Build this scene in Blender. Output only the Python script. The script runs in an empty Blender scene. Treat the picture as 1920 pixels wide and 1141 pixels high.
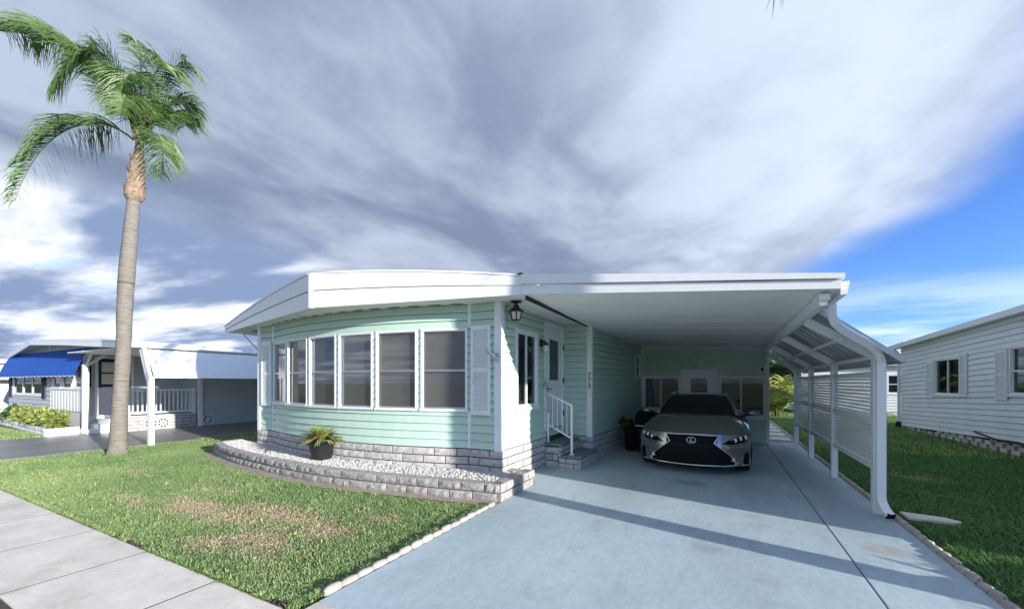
import bpy, bmesh, math, random
import numpy as np
from mathutils import Matrix, Vector, noise as mnoise

random.seed(7)
rng = np.random.default_rng(7)
R = math.radians
SC = bpy.context.scene
COL = SC.collection

# ------------------------------------------------------------------ camera
cam_d = bpy.data.cameras.new("camera")
cam = bpy.data.objects.new("camera", cam_d)
COL.objects.link(cam)
cam_d.sensor_width = 36.0
cam_d.lens = 36.0 * 750 / 1920
cam_d.shift_y = (717 - 570.5) / 1920
cam_d.clip_start = 0.05
cam_d.clip_end = 4000
cam.location = (0, 0, 1.6)
cam.rotation_euler = (R(90), 0, math.atan(392 / 750))
SC.camera = cam

# ------------------------------------------------------------------ light
SUN_EL = R(11.3)
SUN_H = Vector((0.979, -0.205, 0)).normalized()      # horizontal direction towards the sun
sun_d = bpy.data.lights.new("sun", 'SUN')
sun_d.energy = 3.7
sun_d.angle = R(0.53)
sun_d.color = (1.0, 0.95, 0.88)
sun = bpy.data.objects.new("sun", sun_d)
COL.objects.link(sun)
sun.location = (30, -6, 12)
sun.rotation_euler = (-(SUN_H * math.cos(SUN_EL) + Vector((0, 0, math.sin(SUN_EL))))).to_track_quat('-Z', 'Y').to_euler()

SC.view_settings.view_transform = 'Standard'
SC.view_settings.look = 'None'
SC.view_settings.exposure = 1.35
SC.cycles.diffuse_bounces = 8
SC.cycles.max_bounces = 14
SC.view_settings.gamma = 1.0
SC.view_settings.use_curve_mapping = False

# ------------------------------------------------------------------ world: clear sky with a long cloud deck
class NT:
    """small helper for node trees"""
    def __init__(s, tree):
        s.t = tree
    def n(s, typ, **kw):
        o = s.t.nodes.new(typ)
        for k, v in kw.items():
            setattr(o, k, v)
        return o
    def put(s, sock, v):
        if isinstance(v, bpy.types.NodeSocket):
            s.t.links.new(v, sock)
        elif v is not None:
            sock.default_value = v
    def m(s, op, a, b=None, c=None, clamp=False):
        o = s.n('ShaderNodeMath', operation=op)
        o.use_clamp = clamp
        for i, v in enumerate((a, b, c)):
            if v is not None:
                s.put(o.inputs[i], v)
        return o.outputs[0]
    def sstep(s, x, a, b):
        o = s.n('ShaderNodeMapRange', interpolation_type='SMOOTHSTEP')
        s.put(o.inputs['Value'], x)
        s.put(o.inputs['From Min'], a)
        s.put(o.inputs['From Max'], b)
        return o.outputs['Result']
    def mix(s, f, a, b, blend='MIX'):
        o = s.n('ShaderNodeMix', data_type='RGBA', blend_type=blend)
        s.put(o.inputs[0], f)
        s.put(o.inputs[6], a if isinstance(a, bpy.types.NodeSocket) else (*a, 1))
        s.put(o.inputs[7], b if isinstance(b, bpy.types.NodeSocket) else (*b, 1))
        return o.outputs[2]
    def noise(s, vec, scale, detail=4, rough=0.5, dist=0.0):
        o = s.n('ShaderNodeTexNoise')
        s.put(o.inputs['Vector'], vec)
        s.put(o.inputs['Scale'], scale)
        s.put(o.inputs['Detail'], detail)
        s.put(o.inputs['Roughness'], rough)
        s.put(o.inputs['Distortion'], dist)
        return o.outputs['Fac']
    def comb(s, x, y, z):
        o = s.n('ShaderNodeCombineXYZ')
        for i, v in enumerate((x, y, z)):
            s.put(o.inputs[i], v)
        return o.outputs[0]

world = bpy.data.worlds.new("World")
SC.world = world
world.use_nodes = True
W = NT(world.node_tree)
W.t.nodes.clear()
w_out = W.n('ShaderNodeOutputWorld')
w_bg = W.n('ShaderNodeBackground')
SKY_STRENGTH = 0.1
w_bg.inputs['Strength'].default_value = SKY_STRENGTH
sky = W.n('ShaderNodeTexSky', sky_type='NISHITA')
sky.sun_disc = False
sky.sun_elevation = SUN_EL
sky.sun_rotation = math.atan2(SUN_H.x, SUN_H.y)
sky.air_density = 1.0
sky.dust_density = 0.3
sky.ozone_density = 2.0
tc = W.n('ShaderNodeTexCoord')
sep = W.n('ShaderNodeSeparateXYZ')
W.t.links.new(tc.outputs['Generated'], sep.inputs[0])
dx, dy, dz = sep.outputs
den = W.m('ADD', W.m('MAXIMUM', dz, 0.0), 0.06)
u = W.m('DIVIDE', dx, den)
v = W.m('DIVIDE', dy, den)
# wispy distortion field
wa = W.m('SUBTRACT', W.noise(W.comb(W.m('MULTIPLY', u, 1.0), W.m('MULTIPLY', v, 0.7), 3.1), 0.8, 3, 0.5), 0.5)
wb = W.m('SUBTRACT', W.noise(W.comb(W.m('MULTIPLY', u, 1.0), W.m('MULTIPLY', v, 0.6), 9.7), 2.2, 6, 0.58), 0.5)
u2 = W.m('ADD', u, W.m('MULTIPLY', wa, 0.9))
# deck: long grey cloud street running along +Y, edge on the right
edge_u = W.m('SUBTRACT', 0.94, W.m('MULTIPLY', W.m('MAXIMUM', W.m('SUBTRACT', v, 2.6), 0.0), 0.30))
du = W.m('SUBTRACT', edge_u, W.m('ADD', u, W.m('ADD', W.m('MULTIPLY', wa, 0.55), W.m('MULTIPLY', wb, 0.32))))
deck_r = W.sstep(du, -0.10, 0.42)
dl_ = W.m('ADD', W.m('ADD', u, 2.45), W.m('ADD', W.m('MULTIPLY', wa, 1.6), W.m('MULTIPLY', wb, 0.7)))
deck_l = W.sstep(dl_, -0.35, 0.35)
deck = W.m('MULTIPLY', deck_r, deck_l)
# light and dark rolls inside the deck
rolls = W.noise(W.comb(W.m('ADD', W.m('MULTIPLY', u2, 1.0), W.m('MULTIPLY', v, -0.06)), W.m('MULTIPLY', v, 0.48), 0.4), 1.45, 5, 0.48, 0.2)
fine = W.noise(W.comb(W.m('MULTIPLY', u2, 1.0), W.m('MULTIPLY', v, 0.80), 5.5), 3.0, 6, 0.56)
sunny = W.sstep(u, -1.1, 0.5)           # the side of the deck that faces the sun
tone = W.m('ADD', W.m('MULTIPLY', W.sstep(W.m('ADD', rolls, W.m('MULTIPLY', W.m('SUBTRACT', fine, 0.5), 0.44)), 0.35, 0.71), 0.52),
           W.m('MULTIPLY', sunny, 0.42), None, True)
D = 1.0 / SKY_STRENGTH
def cc(r, g, b):
    return (r * D, g * D, b * D)
deck_col = W.mix(tone, cc(0.095, 0.122, 0.180), cc(0.325, 0.365, 0.440))
# broken cumulus behind the deck's left edge
cum_v = W.comb(W.m('MULTIPLY', u, 0.36), W.m('MULTIPLY', v, 0.8), 1.7)
c1 = W.noise(cum_v, 1.15, 6, 0.52, 0.2)
c2 = W.noise(W.comb(W.m('MULTIPLY', u, 0.34), W.m('MULTIPLY', v, 0.85), 7.7), 1.6, 6, 0.55)
cum = W.sstep(c1, 0.22, 0.37)
left_zone = W.sstep(u, -0.6, -1.9)
cum_cover = W.m('MULTIPLY', cum, left_zone)
cum_col = W.mix(W.sstep(W.m('ADD', W.m('MULTIPLY', c1, -0.5), c2), 0.17, 0.42), cc(0.110, 0.150, 0.240), cc(0.45, 0.47, 0.515))
# thin haze clouds low in the clear part
hz = W.noise(W.comb(W.m('MULTIPLY', u, 0.55), W.m('MULTIPLY', v, 0.9), 2.2), 1.1, 5, 0.55)
thin = W.m('MULTIPLY', W.sstep(hz, 0.40, 0.70), W.m('MULTIPLY', W.sstep(dz, 0.24, 0.06), 0.75))
clear = W.mix(1.0, sky.outputs[0], (0.46, 0.68, 1.22), 'MULTIPLY')
c_ = W.mix(thin, clear, cc(0.42, 0.48, 0.60))
c_ = W.mix(cum_cover, c_, cum_col)
c_ = W.mix(deck, c_, deck_col)
W.t.links.new(c_, w_bg.inputs['Color'])
W.t.links.new(w_bg.outputs[0], w_out.inputs[0])

# ------------------------------------------------------------------ materials
MATS = {}
def mat(name, col, rough=0.6, var=0.12, vscale=6.0, bump=0.0, bscale=60.0, metal=0.0, spec=0.5,
        col2=None, dirt=0.0, dirt_col=(0.12, 0.10, 0.08), dirt_scale=1.3, obj_var=0.0, coat=0.0, stretch=None, detail=5, grain=0.0, gscale=110.0):
    m = bpy.data.materials.new(name)
    m.use_nodes = True
    t = NT(m.node_tree)
    b = t.t.nodes['Principled BSDF']
    g = t.n('ShaderNodeNewGeometry')
    pos = g.outputs['Position']
    if stretch:
        mp = t.n('ShaderNodeMapping')
        mp.inputs['Scale'].default_value = stretch
        t.t.links.new(pos, mp.inputs[0])
        pos = mp.outputs[0]
    nz = t.noise(pos, vscale, detail, 0.6)
    c2 = col2 or tuple(min(1, c * (1 - 2.2 * var)) for c in col)
    c = t.mix(t.sstep(nz, 0.3, 0.72), col, c2)
    if dirt > 0:
        dn = t.noise(pos, dirt_scale, 6, 0.62)
        c = t.mix(t.m('MULTIPLY', t.sstep(dn, 0.48, 0.74), dirt), c, dirt_col)
    if grain > 0:
        gn = t.noise(g.outputs['Position'], gscale, 3, 0.7)
        g2 = t.noise(pos, 22.0, 4, 0.7)
        k = t.m('ADD', 1.0, t.m('MULTIPLY', t.m('ADD', t.m('SUBTRACT', gn, 0.5), t.m('SUBTRACT', g2, 0.5)), grain*2.4))
        hs = t.n('ShaderNodeHueSaturation')
        t.put(hs.inputs['Color'], c)
        t.put(hs.inputs['Value'], k)
        c = hs.outputs[0]
    if obj_var > 0:
        oi = t.n('ShaderNodeObjectInfo')
        hsv = t.n('ShaderNodeHueSaturation')
        t.put(hsv.inputs['Color'], c)
        t.put(hsv.inputs['Value'], t.m('ADD', 1 - obj_var, t.m('MULTIPLY', oi.outputs['Random'], 2 * obj_var)))
        c = hsv.outputs[0]
    t.t.links.new(c, b.inputs['Base Color'])
    r = t.m('ADD', rough - 0.06, t.m('MULTIPLY', nz, 0.12))
    t.t.links.new(r, b.inputs['Roughness'])
    b.inputs['Metallic'].default_value = metal
    b.inputs['Specular IOR Level'].default_value = spec
    b.inputs['Coat Weight'].default_value = coat
    if bump > 0:
        bn = t.noise(g.outputs['Position'], bscale, 6, 0.65)
        bp = t.n('ShaderNodeBump')
        bp.inputs['Strength'].default_value = bump
        bp.inputs['Distance'].default_value = 0.02
        t.t.links.new(bn, bp.inputs['Height'])
        t.t.links.new(bp.outputs[0], b.inputs['Normal'])
    MATS[name] = m
    return m

mat('mint', (0.485, 0.645, 0.54), 0.45, 0.03, 2.5, 0.05, 90, dirt=0.12, dirt_col=(0.30, 0.42, 0.36), obj_var=0.03)
mat('white', (0.80, 0.81, 0.82), 0.45, 0.03, 3.0, dirt=0.18, dirt_col=(0.55, 0.54, 0.50))
mat('white_gloss', (0.80, 0.81, 0.82), 0.28, 0.02, 1.0, dirt=0.05, dirt_col=(0.55, 0.54, 0.50))
mat('soffit', (0.88, 0.88, 0.86), 0.55, 0.03, 1.5, dirt=0.07, dirt_col=(0.50, 0.48, 0.44), obj_var=0.02)
mat('brick', (0.58, 0.555, 0.53), 0.85, 0.14, 14, 1.0, 45, dirt=0.6, dirt_col=(0.33, 0.29, 0.26), dirt_scale=9, obj_var=0.07)
mat('stone', (0.43, 0.405, 0.39), 0.9, 0.18, 16, 1.0, 50, dirt=0.75, dirt_col=(0.26, 0.23, 0.21), dirt_scale=11, obj_var=0.09)
mat('joint', (0.06, 0.055, 0.05), 0.95, 0.1, 20, 0.3, 60)
mat('dark', (0.010, 0.010, 0.011), 0.8, 0.1, spec=0.2)
mat('black_metal', (0.015, 0.014, 0.013), 0.4, 0.1, 20, 0.2, 80)
mat('driveway', (0.445, 0.545, 0.59), 0.70, 0.10, 0.9, 0.5, 170, dirt=0.55, dirt_col=(0.33, 0.40, 0.43), dirt_scale=6.0, detail=14, stretch=(1, .45, 1), grain=0.22)
mat('concrete', (0.78, 0.715, 0.635), 0.85, 0.09, 2.0, 0.3, 120, grain=0.16, dirt=0.6, dirt_col=(0.42, 0.37, 0.30), dirt_scale=1.7, obj_var=0.03, detail=9)
mat('tan_strip', (0.40, 0.34, 0.27), 0.9, 0.15, 7, 0.4, 90, dirt=0.4, dirt_col=(0.22, 0.17, 0.12), dirt_scale=5)
mat('edging', (0.46, 0.425, 0.385), 0.9, 0.12, 18, 0.6, 70, dirt=0.4, dirt_col=(0.36, 0.30, 0.26), dirt_scale=10, obj_var=0.08)
mat('asphalt', (0.06, 0.058, 0.056), 0.9, 0.2, 40, 0.4, 120)
mat('grey_drive', (0.25, 0.245, 0.24), 0.42, 0.10, 1.5, 0.15, 90, dirt=0.4, dirt_col=(0.10, 0.10, 0.10))
mat('lawn', (0.13, 0.18, 0.06), 0.95, 0.2, 9, 0.6, 60, col2=(0.17, 0.16, 0.075), dirt=0.5, dirt_col=(0.24, 0.19, 0.11), dirt_scale=1.1)
mat('soil', (0.10, 0.075, 0.055), 0.95, 0.2, 20, 0.8, 60)
mat('gravel', (0.54, 0.52, 0.49), 0.8, 0.08, 30, 0.3, 90, dirt=0.35, dirt_col=(0.42, 0.39, 0.35), dirt_scale=24)
mat('step_paint', (0.145, 0.185, 0.185), 0.6, 0.08, 4, 0.2, 90)
mat('bark', (0.215, 0.195, 0.17), 0.9, 0.15, 7, 0.5, 45, dirt=0.5, dirt_col=(0.20, 0.19, 0.12), dirt_scale=2.2, stretch=(1, 1, 4))
mat('husk', (0.19, 0.125, 0.08), 0.85, 0.2, 14, 0.8, 50, col2=(0.34, 0.26, 0.19))
mat('pot', (0.017, 0.018, 0.02), 0.5, 0.15, 8, 0.15, 60, dirt=0.4, dirt_col=(0.05, 0.05, 0.05))
mat('grey_siding', (0.50, 0.535, 0.55), 0.5, 0.04, 2.0, 0.05, 80, dirt=0.15, dirt_col=(0.36, 0.37, 0.37), obj_var=0.02)
mat('blue_siding', (0.80, 0.82, 0.835), 0.5, 0.03, 2.0, 0.05, 80, dirt=0.12, dirt_col=(0.45, 0.48, 0.50), obj_var=0.02)
mat('cinder', (0.66, 0.64, 0.60), 0.95, 0.12, 10, 0.6, 70, dirt=0.6, dirt_col=(0.24, 0.22, 0.19), dirt_scale=6, obj_var=0.14)
mat('blue_cloth', (0.006, 0.095, 0.46), 0.8, 0.05, 3, 0.1, 200)
mat('navy', (0.012, 0.018, 0.045), 0.6, 0.1)
mat('steel', (0.55, 0.57, 0.58), 0.35, 0.06, 4, metal=0.9)
mat('corrugated', (0.50, 0.52, 0.52), 0.42, 0.06, 3, metal=0.35, dirt=0.3, dirt_col=(0.30, 0.31, 0.30))
mat('chrome', (0.78, 0.79, 0.80), 0.12, 0.02, metal=1.0)
mat('car_paint', (0.27, 0.27, 0.262), 0.22, 0.02, 3, metal=0.7, coat=1.0)
mat('car_black', (0.004, 0.004, 0.005), 0.5, 0.1, spec=0.12)
mat('rubber', (0.012, 0.012, 0.012), 0.85, 0.1, 30, 0.2)
mat('lens', (0.62, 0.64, 0.67), 0.08, 0.2, 40, metal=0.6, coat=1.0)
mat('lamp_glass', (0.70, 0.66, 0.56), 0.25, 0.05)
mat('blind', (0.78, 0.77, 0.73), 0.6, 0.04)
mat('curtain', (0.30, 0.62, 0.60), 0.8, 0.12, 5, stretch=(6, 6, 0.4))
mat('trunk2', (0.30, 0.24, 0.18), 0.9, 0.2, 10, 0.5, 40)
mat('roof_shingle', (0.42, 0.42, 0.41), 0.8, 0.1, 8, 0.3, 50)

def glass(name, tint, opaque, dcol=(.03,.032,.035), gloss=.5):
    m = bpy.data.materials.new(name)
    m.use_nodes = True
    t = NT(m.node_tree)
    t.t.nodes.clear()
    out = t.n('ShaderNodeOutputMaterial')
    tr = t.n('ShaderNodeBsdfTransparent')
    tr.inputs[0].default_value = (*tint, 1)
    gl = t.n('ShaderNodeBsdfGlossy')
    gl.inputs['Roughness'].default_value = 0.03
    gl.inputs[0].default_value = (0.9, 0.93, 0.95, 1)
    df = t.n('ShaderNodeBsdfDiffuse')
    df.inputs[0].default_value = (*dcol, 1)
    lw = t.n('ShaderNodeLayerWeight')
    lw.inputs[0].default_value = 0.35
    a = t.n('ShaderNodeMixShader')
    a.inputs[0].default_value = opaque
    t.t.links.new(tr.outputs[0], a.inputs[1])
    t.t.links.new(df.outputs[0], a.inputs[2])
    b = t.n('ShaderNodeMixShader')
    t.put(b.inputs[0], t.m('ADD', 0.02, t.m('MULTIPLY', lw.outputs['Fresnel'], gloss), None, True))
    t.t.links.new(a.outputs[0], b.inputs[1])
    t.t.links.new(gl.outputs[0], b.inputs[2])
    t.t.links.new(b.outputs[0], out.inputs[0])
    MATS[name] = m
glass('glass', (0.55, 0.60, 0.60), 0.10)
glass('screen_glass', (0.76, 0.76, 0.75), 0.26, (.19,.19,.19), .6)
glass('car_glass', (0.10, 0.11, 0.11), 0.25, (.02,.02,.02), .8)

def leaf_mat(name, col, col2, attr=None, trans=0.35, rough=0.5):
    m = bpy.data.materials.new(name)
    m.use_nodes = True
    t = NT(m.node_tree)
    b = t.t.nodes['Principled BSDF']
    g = t.n('ShaderNodeNewGeometry')
    if attr:
        at = t.n('ShaderNodeAttribute', attribute_name=attr)
        c = at.outputs['Color']
    else:
        nz = t.noise(g.outputs['Position'], 5.0, 4, 0.6)
        c = t.mix(t.sstep(nz, 0.32, 0.68), col, col2)
    t.t.links.new(c, b.inputs['Base Color'])
    b.inputs['Roughness'].default_value = rough
    tl = t.n('ShaderNodeBsdfTranslucent')
    t.t.links.new(c, tl.inputs[0])
    mx = t.n('ShaderNodeMixShader')
    mx.inputs[0].default_value = trans
    t.t.links.new(b.outputs[0], mx.inputs[1])
    t.t.links.new(tl.outputs[0], mx.inputs[2])
    t.t.links.new(mx.outputs[0], t.t.nodes['Material Output'].inputs[0])
    MATS[name] = m
leaf_mat('grass', None, None, 'Col', 0.25, 0.6)
leaf_mat('palm_leaf', (0.060, 0.125, 0.035), (0.15, 0.235, 0.07), None, 0.3, 0.42)
leaf_mat('yellow_leaf', (0.42, 0.38, 0.06), (0.20, 0.28, 0.05))
leaf_mat('green_leaf', (0.035, 0.085, 0.02), (0.075, 0.14, 0.035))
leaf_mat('var_leaf', (0.42, 0.42, 0.12), (0.10, 0.19, 0.04))
leaf_mat('dry_leaf', (0.45, 0.30, 0.18), (0.30, 0.20, 0.12))
leaf_mat('pot_leaf', (0.52, 0.47, 0.13), (0.20, 0.28, 0.07))

m_ = MATS['driveway']
t_ = NT(m_.node_tree)
bs_ = t_.t.nodes['Principled BSDF']
old_ = bs_.inputs['Base Color'].links[0].from_socket
ps_ = t_.n('ShaderNodeNewGeometry').outputs['Position']
sx_ = t_.n('ShaderNodeSeparateXYZ'); t_.put(sx_.inputs[0], ps_)
def spot_(cx, cy, rx, ry):
    ex = t_.m('POWER', t_.m('ABSOLUTE', t_.m('DIVIDE', t_.m('SUBTRACT', sx_.outputs[0], cx), rx)), 2.0)
    ey = t_.m('POWER', t_.m('ABSOLUTE', t_.m('DIVIDE', t_.m('SUBTRACT', sx_.outputs[1], cy), ry)), 2.0)
    return t_.m('ADD', ex, ey)
nz_ = t_.noise(ps_, 5.0, 8, 0.65)
def edge_(d, k=1.5): return t_.sstep(t_.m('ADD', d, t_.m('MULTIPLY', t_.m('SUBTRACT', nz_, 0.5), 2.4)), k, 0.0)
c_ = t_.mix(t_.m('MULTIPLY', edge_(spot_(1.40, 5.05, .22, .16)), .5), old_, (0.36, 0.30, 0.24))          # rusty run-off stain
c_ = t_.mix(t_.m('MULTIPLY', edge_(spot_(-.45, 7.0, .30, .22)), .45), c_, (0.13, 0.15, 0.16))            # oil drip
c_ = t_.mix(t_.m('MULTIPLY', edge_(spot_(-.1, 4.3, .16, .12)), .35), c_, (0.16, 0.19, 0.20))
scr_ = t_.m('MULTIPLY', t_.sstep(t_.noise(ps_, 3.0, 7, .62), .44, .66), .30)
for tx_ in (-1.25, .33):                                                                                 # worn wheel tracks
    tr_ = t_.sstep(t_.m('ABSOLUTE', t_.m('SUBTRACT', sx_.outputs[0], tx_)), .17, .05)
    c_ = t_.mix(t_.m('MULTIPLY', tr_, scr_), c_, (0.20, 0.245, 0.27))
cr_ = t_.n('ShaderNodeTexVoronoi', feature='DISTANCE_TO_EDGE')                                           # hairline cracks
mp_ = t_.n('ShaderNodeMix', data_type='VECTOR')
nv_ = t_.n('ShaderNodeTexNoise'); nv_.inputs['Scale'].default_value = 2.2; t_.put(nv_.inputs['Vector'], ps_)
t_.put(mp_.inputs[0], .12); t_.put(mp_.inputs[4], ps_); t_.put(mp_.inputs[5], nv_.outputs['Color'])
t_.put(cr_.inputs['Vector'], mp_.outputs[1]); cr_.inputs['Scale'].default_value = .34
ck_ = t_.m('MULTIPLY', t_.sstep(cr_.outputs['Distance'], .0022, .0006), t_.sstep(t_.noise(ps_, .7, 3, .5), .50, .60))
c_ = t_.mix(t_.m('MULTIPLY', ck_, .55), c_, (0.10, 0.12, 0.13))
t_.t.links.new(c_, bs_.inputs['Base Color'])

# ------------------------------------------------------------------ builders
WM = {}
def link(name, me, parent=None, M=None):
    o = bpy.data.objects.new(name, me)
    COL.objects.link(o)
    M = M or Matrix.Identity(4)
    o.matrix_basis = M
    WM[o.name] = M
    if parent is not None:
        o.parent = parent
        o.matrix_parent_inverse = WM[parent.name].inverted()
    return o

def thing(name, label, cat, loc=(0, 0, 0), group=None):
    o = link(name, None, None, Matrix.Translation(loc))
    o.empty_display_size = 0.2
    tag(o, label, cat, group)
    return o

def tag(o, label=None, cat=None, group=None, kind=None):
    if label: o['label'] = label
    if cat: o['category'] = cat
    if group: o['group'] = group
    if kind: o['kind'] = kind
    return o

class B:
    """collects geometry; several material slots possible"""
    def __init__(s):
        s.v = []; s.f = []; s.mi = []; s.cur = 0
    def add(s, vs, fs):
        k = len(s.v)
        s.v += [tuple(p) for p in vs]
        for f in fs:
            s.f.append([i + k for i in f]); s.mi.append(s.cur)
        return s
    def box(s, x0, x1, y0, y1, z0, z1):
        return s.add([(x0,y0,z0),(x1,y0,z0),(x1,y1,z0),(x0,y1,z0),(x0,y0,z1),(x1,y0,z1),(x1,y1,z1),(x0,y1,z1)],
                     [(0,3,2,1),(4,5,6,7),(0,1,5,4),(1,2,6,5),(2,3,7,6),(3,0,4,7)])
    def hexa(s, p):      # 8 points: bottom 4 then top 4
        return s.add(p, [(0,3,2,1),(4,5,6,7),(0,1,5,4),(1,2,6,5),(2,3,7,6),(3,0,4,7)])
    def quad(s, a, b, c, d):
        return s.add([a,b,c,d], [(0,1,2,3)])
    def prism(s, poly, z0, z1):
        n = len(poly)
        return s.add([(x,y,z0) for x,y in poly] + [(x,y,z1) for x,y in poly],
                     [tuple(range(n-1,-1,-1)), tuple(range(n,2*n))] + [(i,(i+1)%n,n+(i+1)%n,n+i) for i in range(n)])
    def tube(s, pts, rad, n=8, cap=True, flat=None):
        pts = [Vector(p) for p in pts]
        rr = rad if isinstance(rad, (list, tuple)) else [rad]*len(pts)
        vs = []; fs = []
        prev = None
        for i, p in enumerate(pts):
            d = (pts[min(i+1,len(pts)-1)] - pts[max(i-1,0)]).normalized()
            up = Vector((0,0,1)) if abs(d.z) < 0.9 else Vector((0,1,0))
            if prev is None:
                a = d.cross(up).normalized()
            else:
                a = (prev - d * prev.dot(d)).normalized()
            prev = a
            b = d.cross(a)
            for k in range(n):
                t = 2*math.pi*(k+0.5)/n
                vs.append(p + a*math.cos(t)*rr[i] + b*math.sin(t)*rr[i]*(flat or 1))
        for i in range(len(pts)-1):
            for k in range(n):
                fs.append((i*n+k, i*n+(k+1)%n, (i+1)*n+(k+1)%n, (i+1)*n+k))
        if cap:
            fs.append(tuple(range(n-1,-1,-1))); fs.append(tuple(range((len(pts)-1)*n, len(pts)*n)))
        return s.add(vs, fs)
    def bar(s, a, b, w, h, up=(0,0,1)):
        a = Vector(a); b = Vector(b); d = (b-a).normalized()
        up = Vector(up)
        if abs(d.dot(up)) > 0.95: up = Vector((0,1,0))
        x = d.cross(up).normalized()*w/2; y = x.cross(d).normalized()*h/2
        return s.hexa([a-x-y, a+x-y, b+x-y, b-x-y, a-x+y, a+x+y, b+x+y, b-x+y])
    def lathe(s, prof, c=(0,0,0), n=16):
        vs = []; fs = []
        for r, z in prof:
            for k in range(n):
                t = 2*math.pi*k/n
                vs.append((c[0]+r*math.cos(t), c[1]+r*math.sin(t), c[2]+z))
        for i in range(len(prof)-1):
            for k in range(n):
                fs.append((i*n+k, i*n+(k+1)%n, (i+1)*n+(k+1)%n, (i+1)*n+k))
        return s.add(vs, fs)
    def mesh(s, name, mats, smooth=False):
        me = bpy.data.meshes.new(name)
        me.from_pydata(s.v, [], s.f)
        for m in (mats if isinstance(mats, (list, tuple)) else [mats]):
            me.materials.append(MATS[m])
        if len(set(s.mi)) > 1:
            me.polygons.foreach_set('material_index', s.mi)
        if smooth:
            me.polygons.foreach_set('use_smooth', [True]*len(s.f))
        me.update()
        return me
    def build(s, name, mats, parent=None, M=None, smooth=False, bevel=0):
        o = link(name, s.mesh(name, mats, smooth), parent, M)
        if bevel:
            md = o.modifiers.new('bevel', 'BEVEL'); md.width = bevel; md.segments = 2; md.limit_method = 'ANGLE'
        return o

def box(name, m, parent, x0, x1, y0, y1, z0, z1, M=None, bevel=0):
    return B().box(x0,x1,y0,y1,z0,z1).build(name, m, parent, M, bevel=bevel)

def fr(x, y, z=0.0, ang=0.0):
    return Matrix.Translation((x, y, z)) @ Matrix.Rotation(ang, 4, 'Z')

class Path:
    """plan polyline; the wall's inside lies to the left of its direction"""
    def __init__(s, pts):
        s.p = [Vector((a[0], a[1])) for a in pts]
        s.s = [0.0]
        for a, b in zip(s.p, s.p[1:]): s.s.append(s.s[-1] + (b-a).length)
        s.len = s.s[-1]
        s.nrm = []
        for i in range(len(s.p)):
            d = (s.p[min(i+1,len(s.p)-1)] - s.p[max(i-1,0)]).normalized()
            s.nrm.append(Vector((-d.y, d.x)))
    def at(s, q):
        q = max(0, min(s.len, q))
        for i in range(len(s.p)-1):
            if q <= s.s[i+1] + 1e-9:
                t = (q - s.s[i]) / max(1e-9, s.s[i+1]-s.s[i])
                p = s.p[i].lerp(s.p[i+1], t)
                n = s.nrm[i].lerp(s.nrm[i+1], t).normalized()
                return p, n
    def run(s, a, b):
        qs = [a] + [q for q in s.s if a+1e-4 < q < b-1e-4] + [b]
        return [s.at(q) for q in qs]
    def ang(s, q):
        n = s.at(q)[1]
        return math.atan2(-n.x, n.y)

def wall(name, m, parent, path, z0, z1, openings=(), off=0.012, th=0.09, dz=None):
    ss = sorted(set([0, path.len] + list(path.s) + [q for o in openings for q in o[:2]]))
    zs = sorted(set([z0, z1] + [q for o in openings for q in o[2:]]))
    b = B()
    for a, c in zip(ss, ss[1:]):
        if c - a < 1e-5: continue
        (p, n), (q, k) = path.at(a), path.at(c)
        j = 0
        while j < len(zs)-1:
            za = zs[j]
            def hole(zz):
                return any(o[0] < (a+c)/2 < o[1] and o[2] < zz < o[3] for o in openings)
            if hole((zs[j]+zs[j+1])/2):
                j += 1; continue
            e = j+1
            while e < len(zs)-1 and not hole((zs[e]+zs[e+1])/2): e += 1
            zb = zs[e]
            f = dz or (lambda x, y: 0)
            P = []
            for zz in (za, zb):
                for (w, nn, o_) in ((p,n,off),(q,k,off),(q,k,off+th),(p,n,off+th)):
                    w2 = w + nn*o_
                    P.append((w2.x, w2.y, zz + f(w2.x, w2.y)))
            b.hexa(P)
            j = e
    return b.build(name, m, parent)

def siding(parent, m, path, z0, z1, n, openings=(), out=0.026, dz=None, trim=0.0):
    f = dz or (lambda x, y: 0)
    h = (z1-z0)/n
    for k in range(n):
        za, zb = z0+k*h, z0+(k+1)*h
        ops = [o for o in openings if o[2] < zb-0.004 and o[3] > za+0.004]
        cuts = [(trim, path.len-trim, za, zb)]
        pieces = []
        cur = trim
        for o in sorted(ops):
            if o[0] > cur: pieces.append((cur, o[0], za, zb))
            if o[2] > za+0.01: pieces.append((max(o[0],cur), o[1], za, o[2]))
            if o[3] < zb-0.01: pieces.append((max(o[0],cur), o[1], o[3], zb))
            cur = max(cur, o[1])
        if cur < path.len-trim: pieces.append((cur, path.len-trim, za, zb))
        for (a, c, ya, yb) in pieces:
            if c-a < 0.01: continue
            b = B(); vs = []; fs = []
            R_ = path.run(a, c)
            if yb == zb: yb -= 0.008
            for (p, nn) in R_:
                fb = out*(1-(ya-za)/h)+0.003; ft = out*(1-(yb-za)/h)+0.003
                for (o_, zz) in ((fb, ya), (ft, yb), (-0.011, ya)):
                    w = p - nn*o_
                    vs.append((w.x, w.y, zz + f(w.x, w.y)))
            for i in range(len(R_)-1):
                q = 3*i
                fs += [(q, q+3, q+4, q+1), (q+2, q+5, q+3, q)]
            e = 3*(len(R_)-1)
            fs += [(2,0,1), (e, e+2, e+1)]
            b.add(vs, fs).build('siding_board', m, parent)

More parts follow.
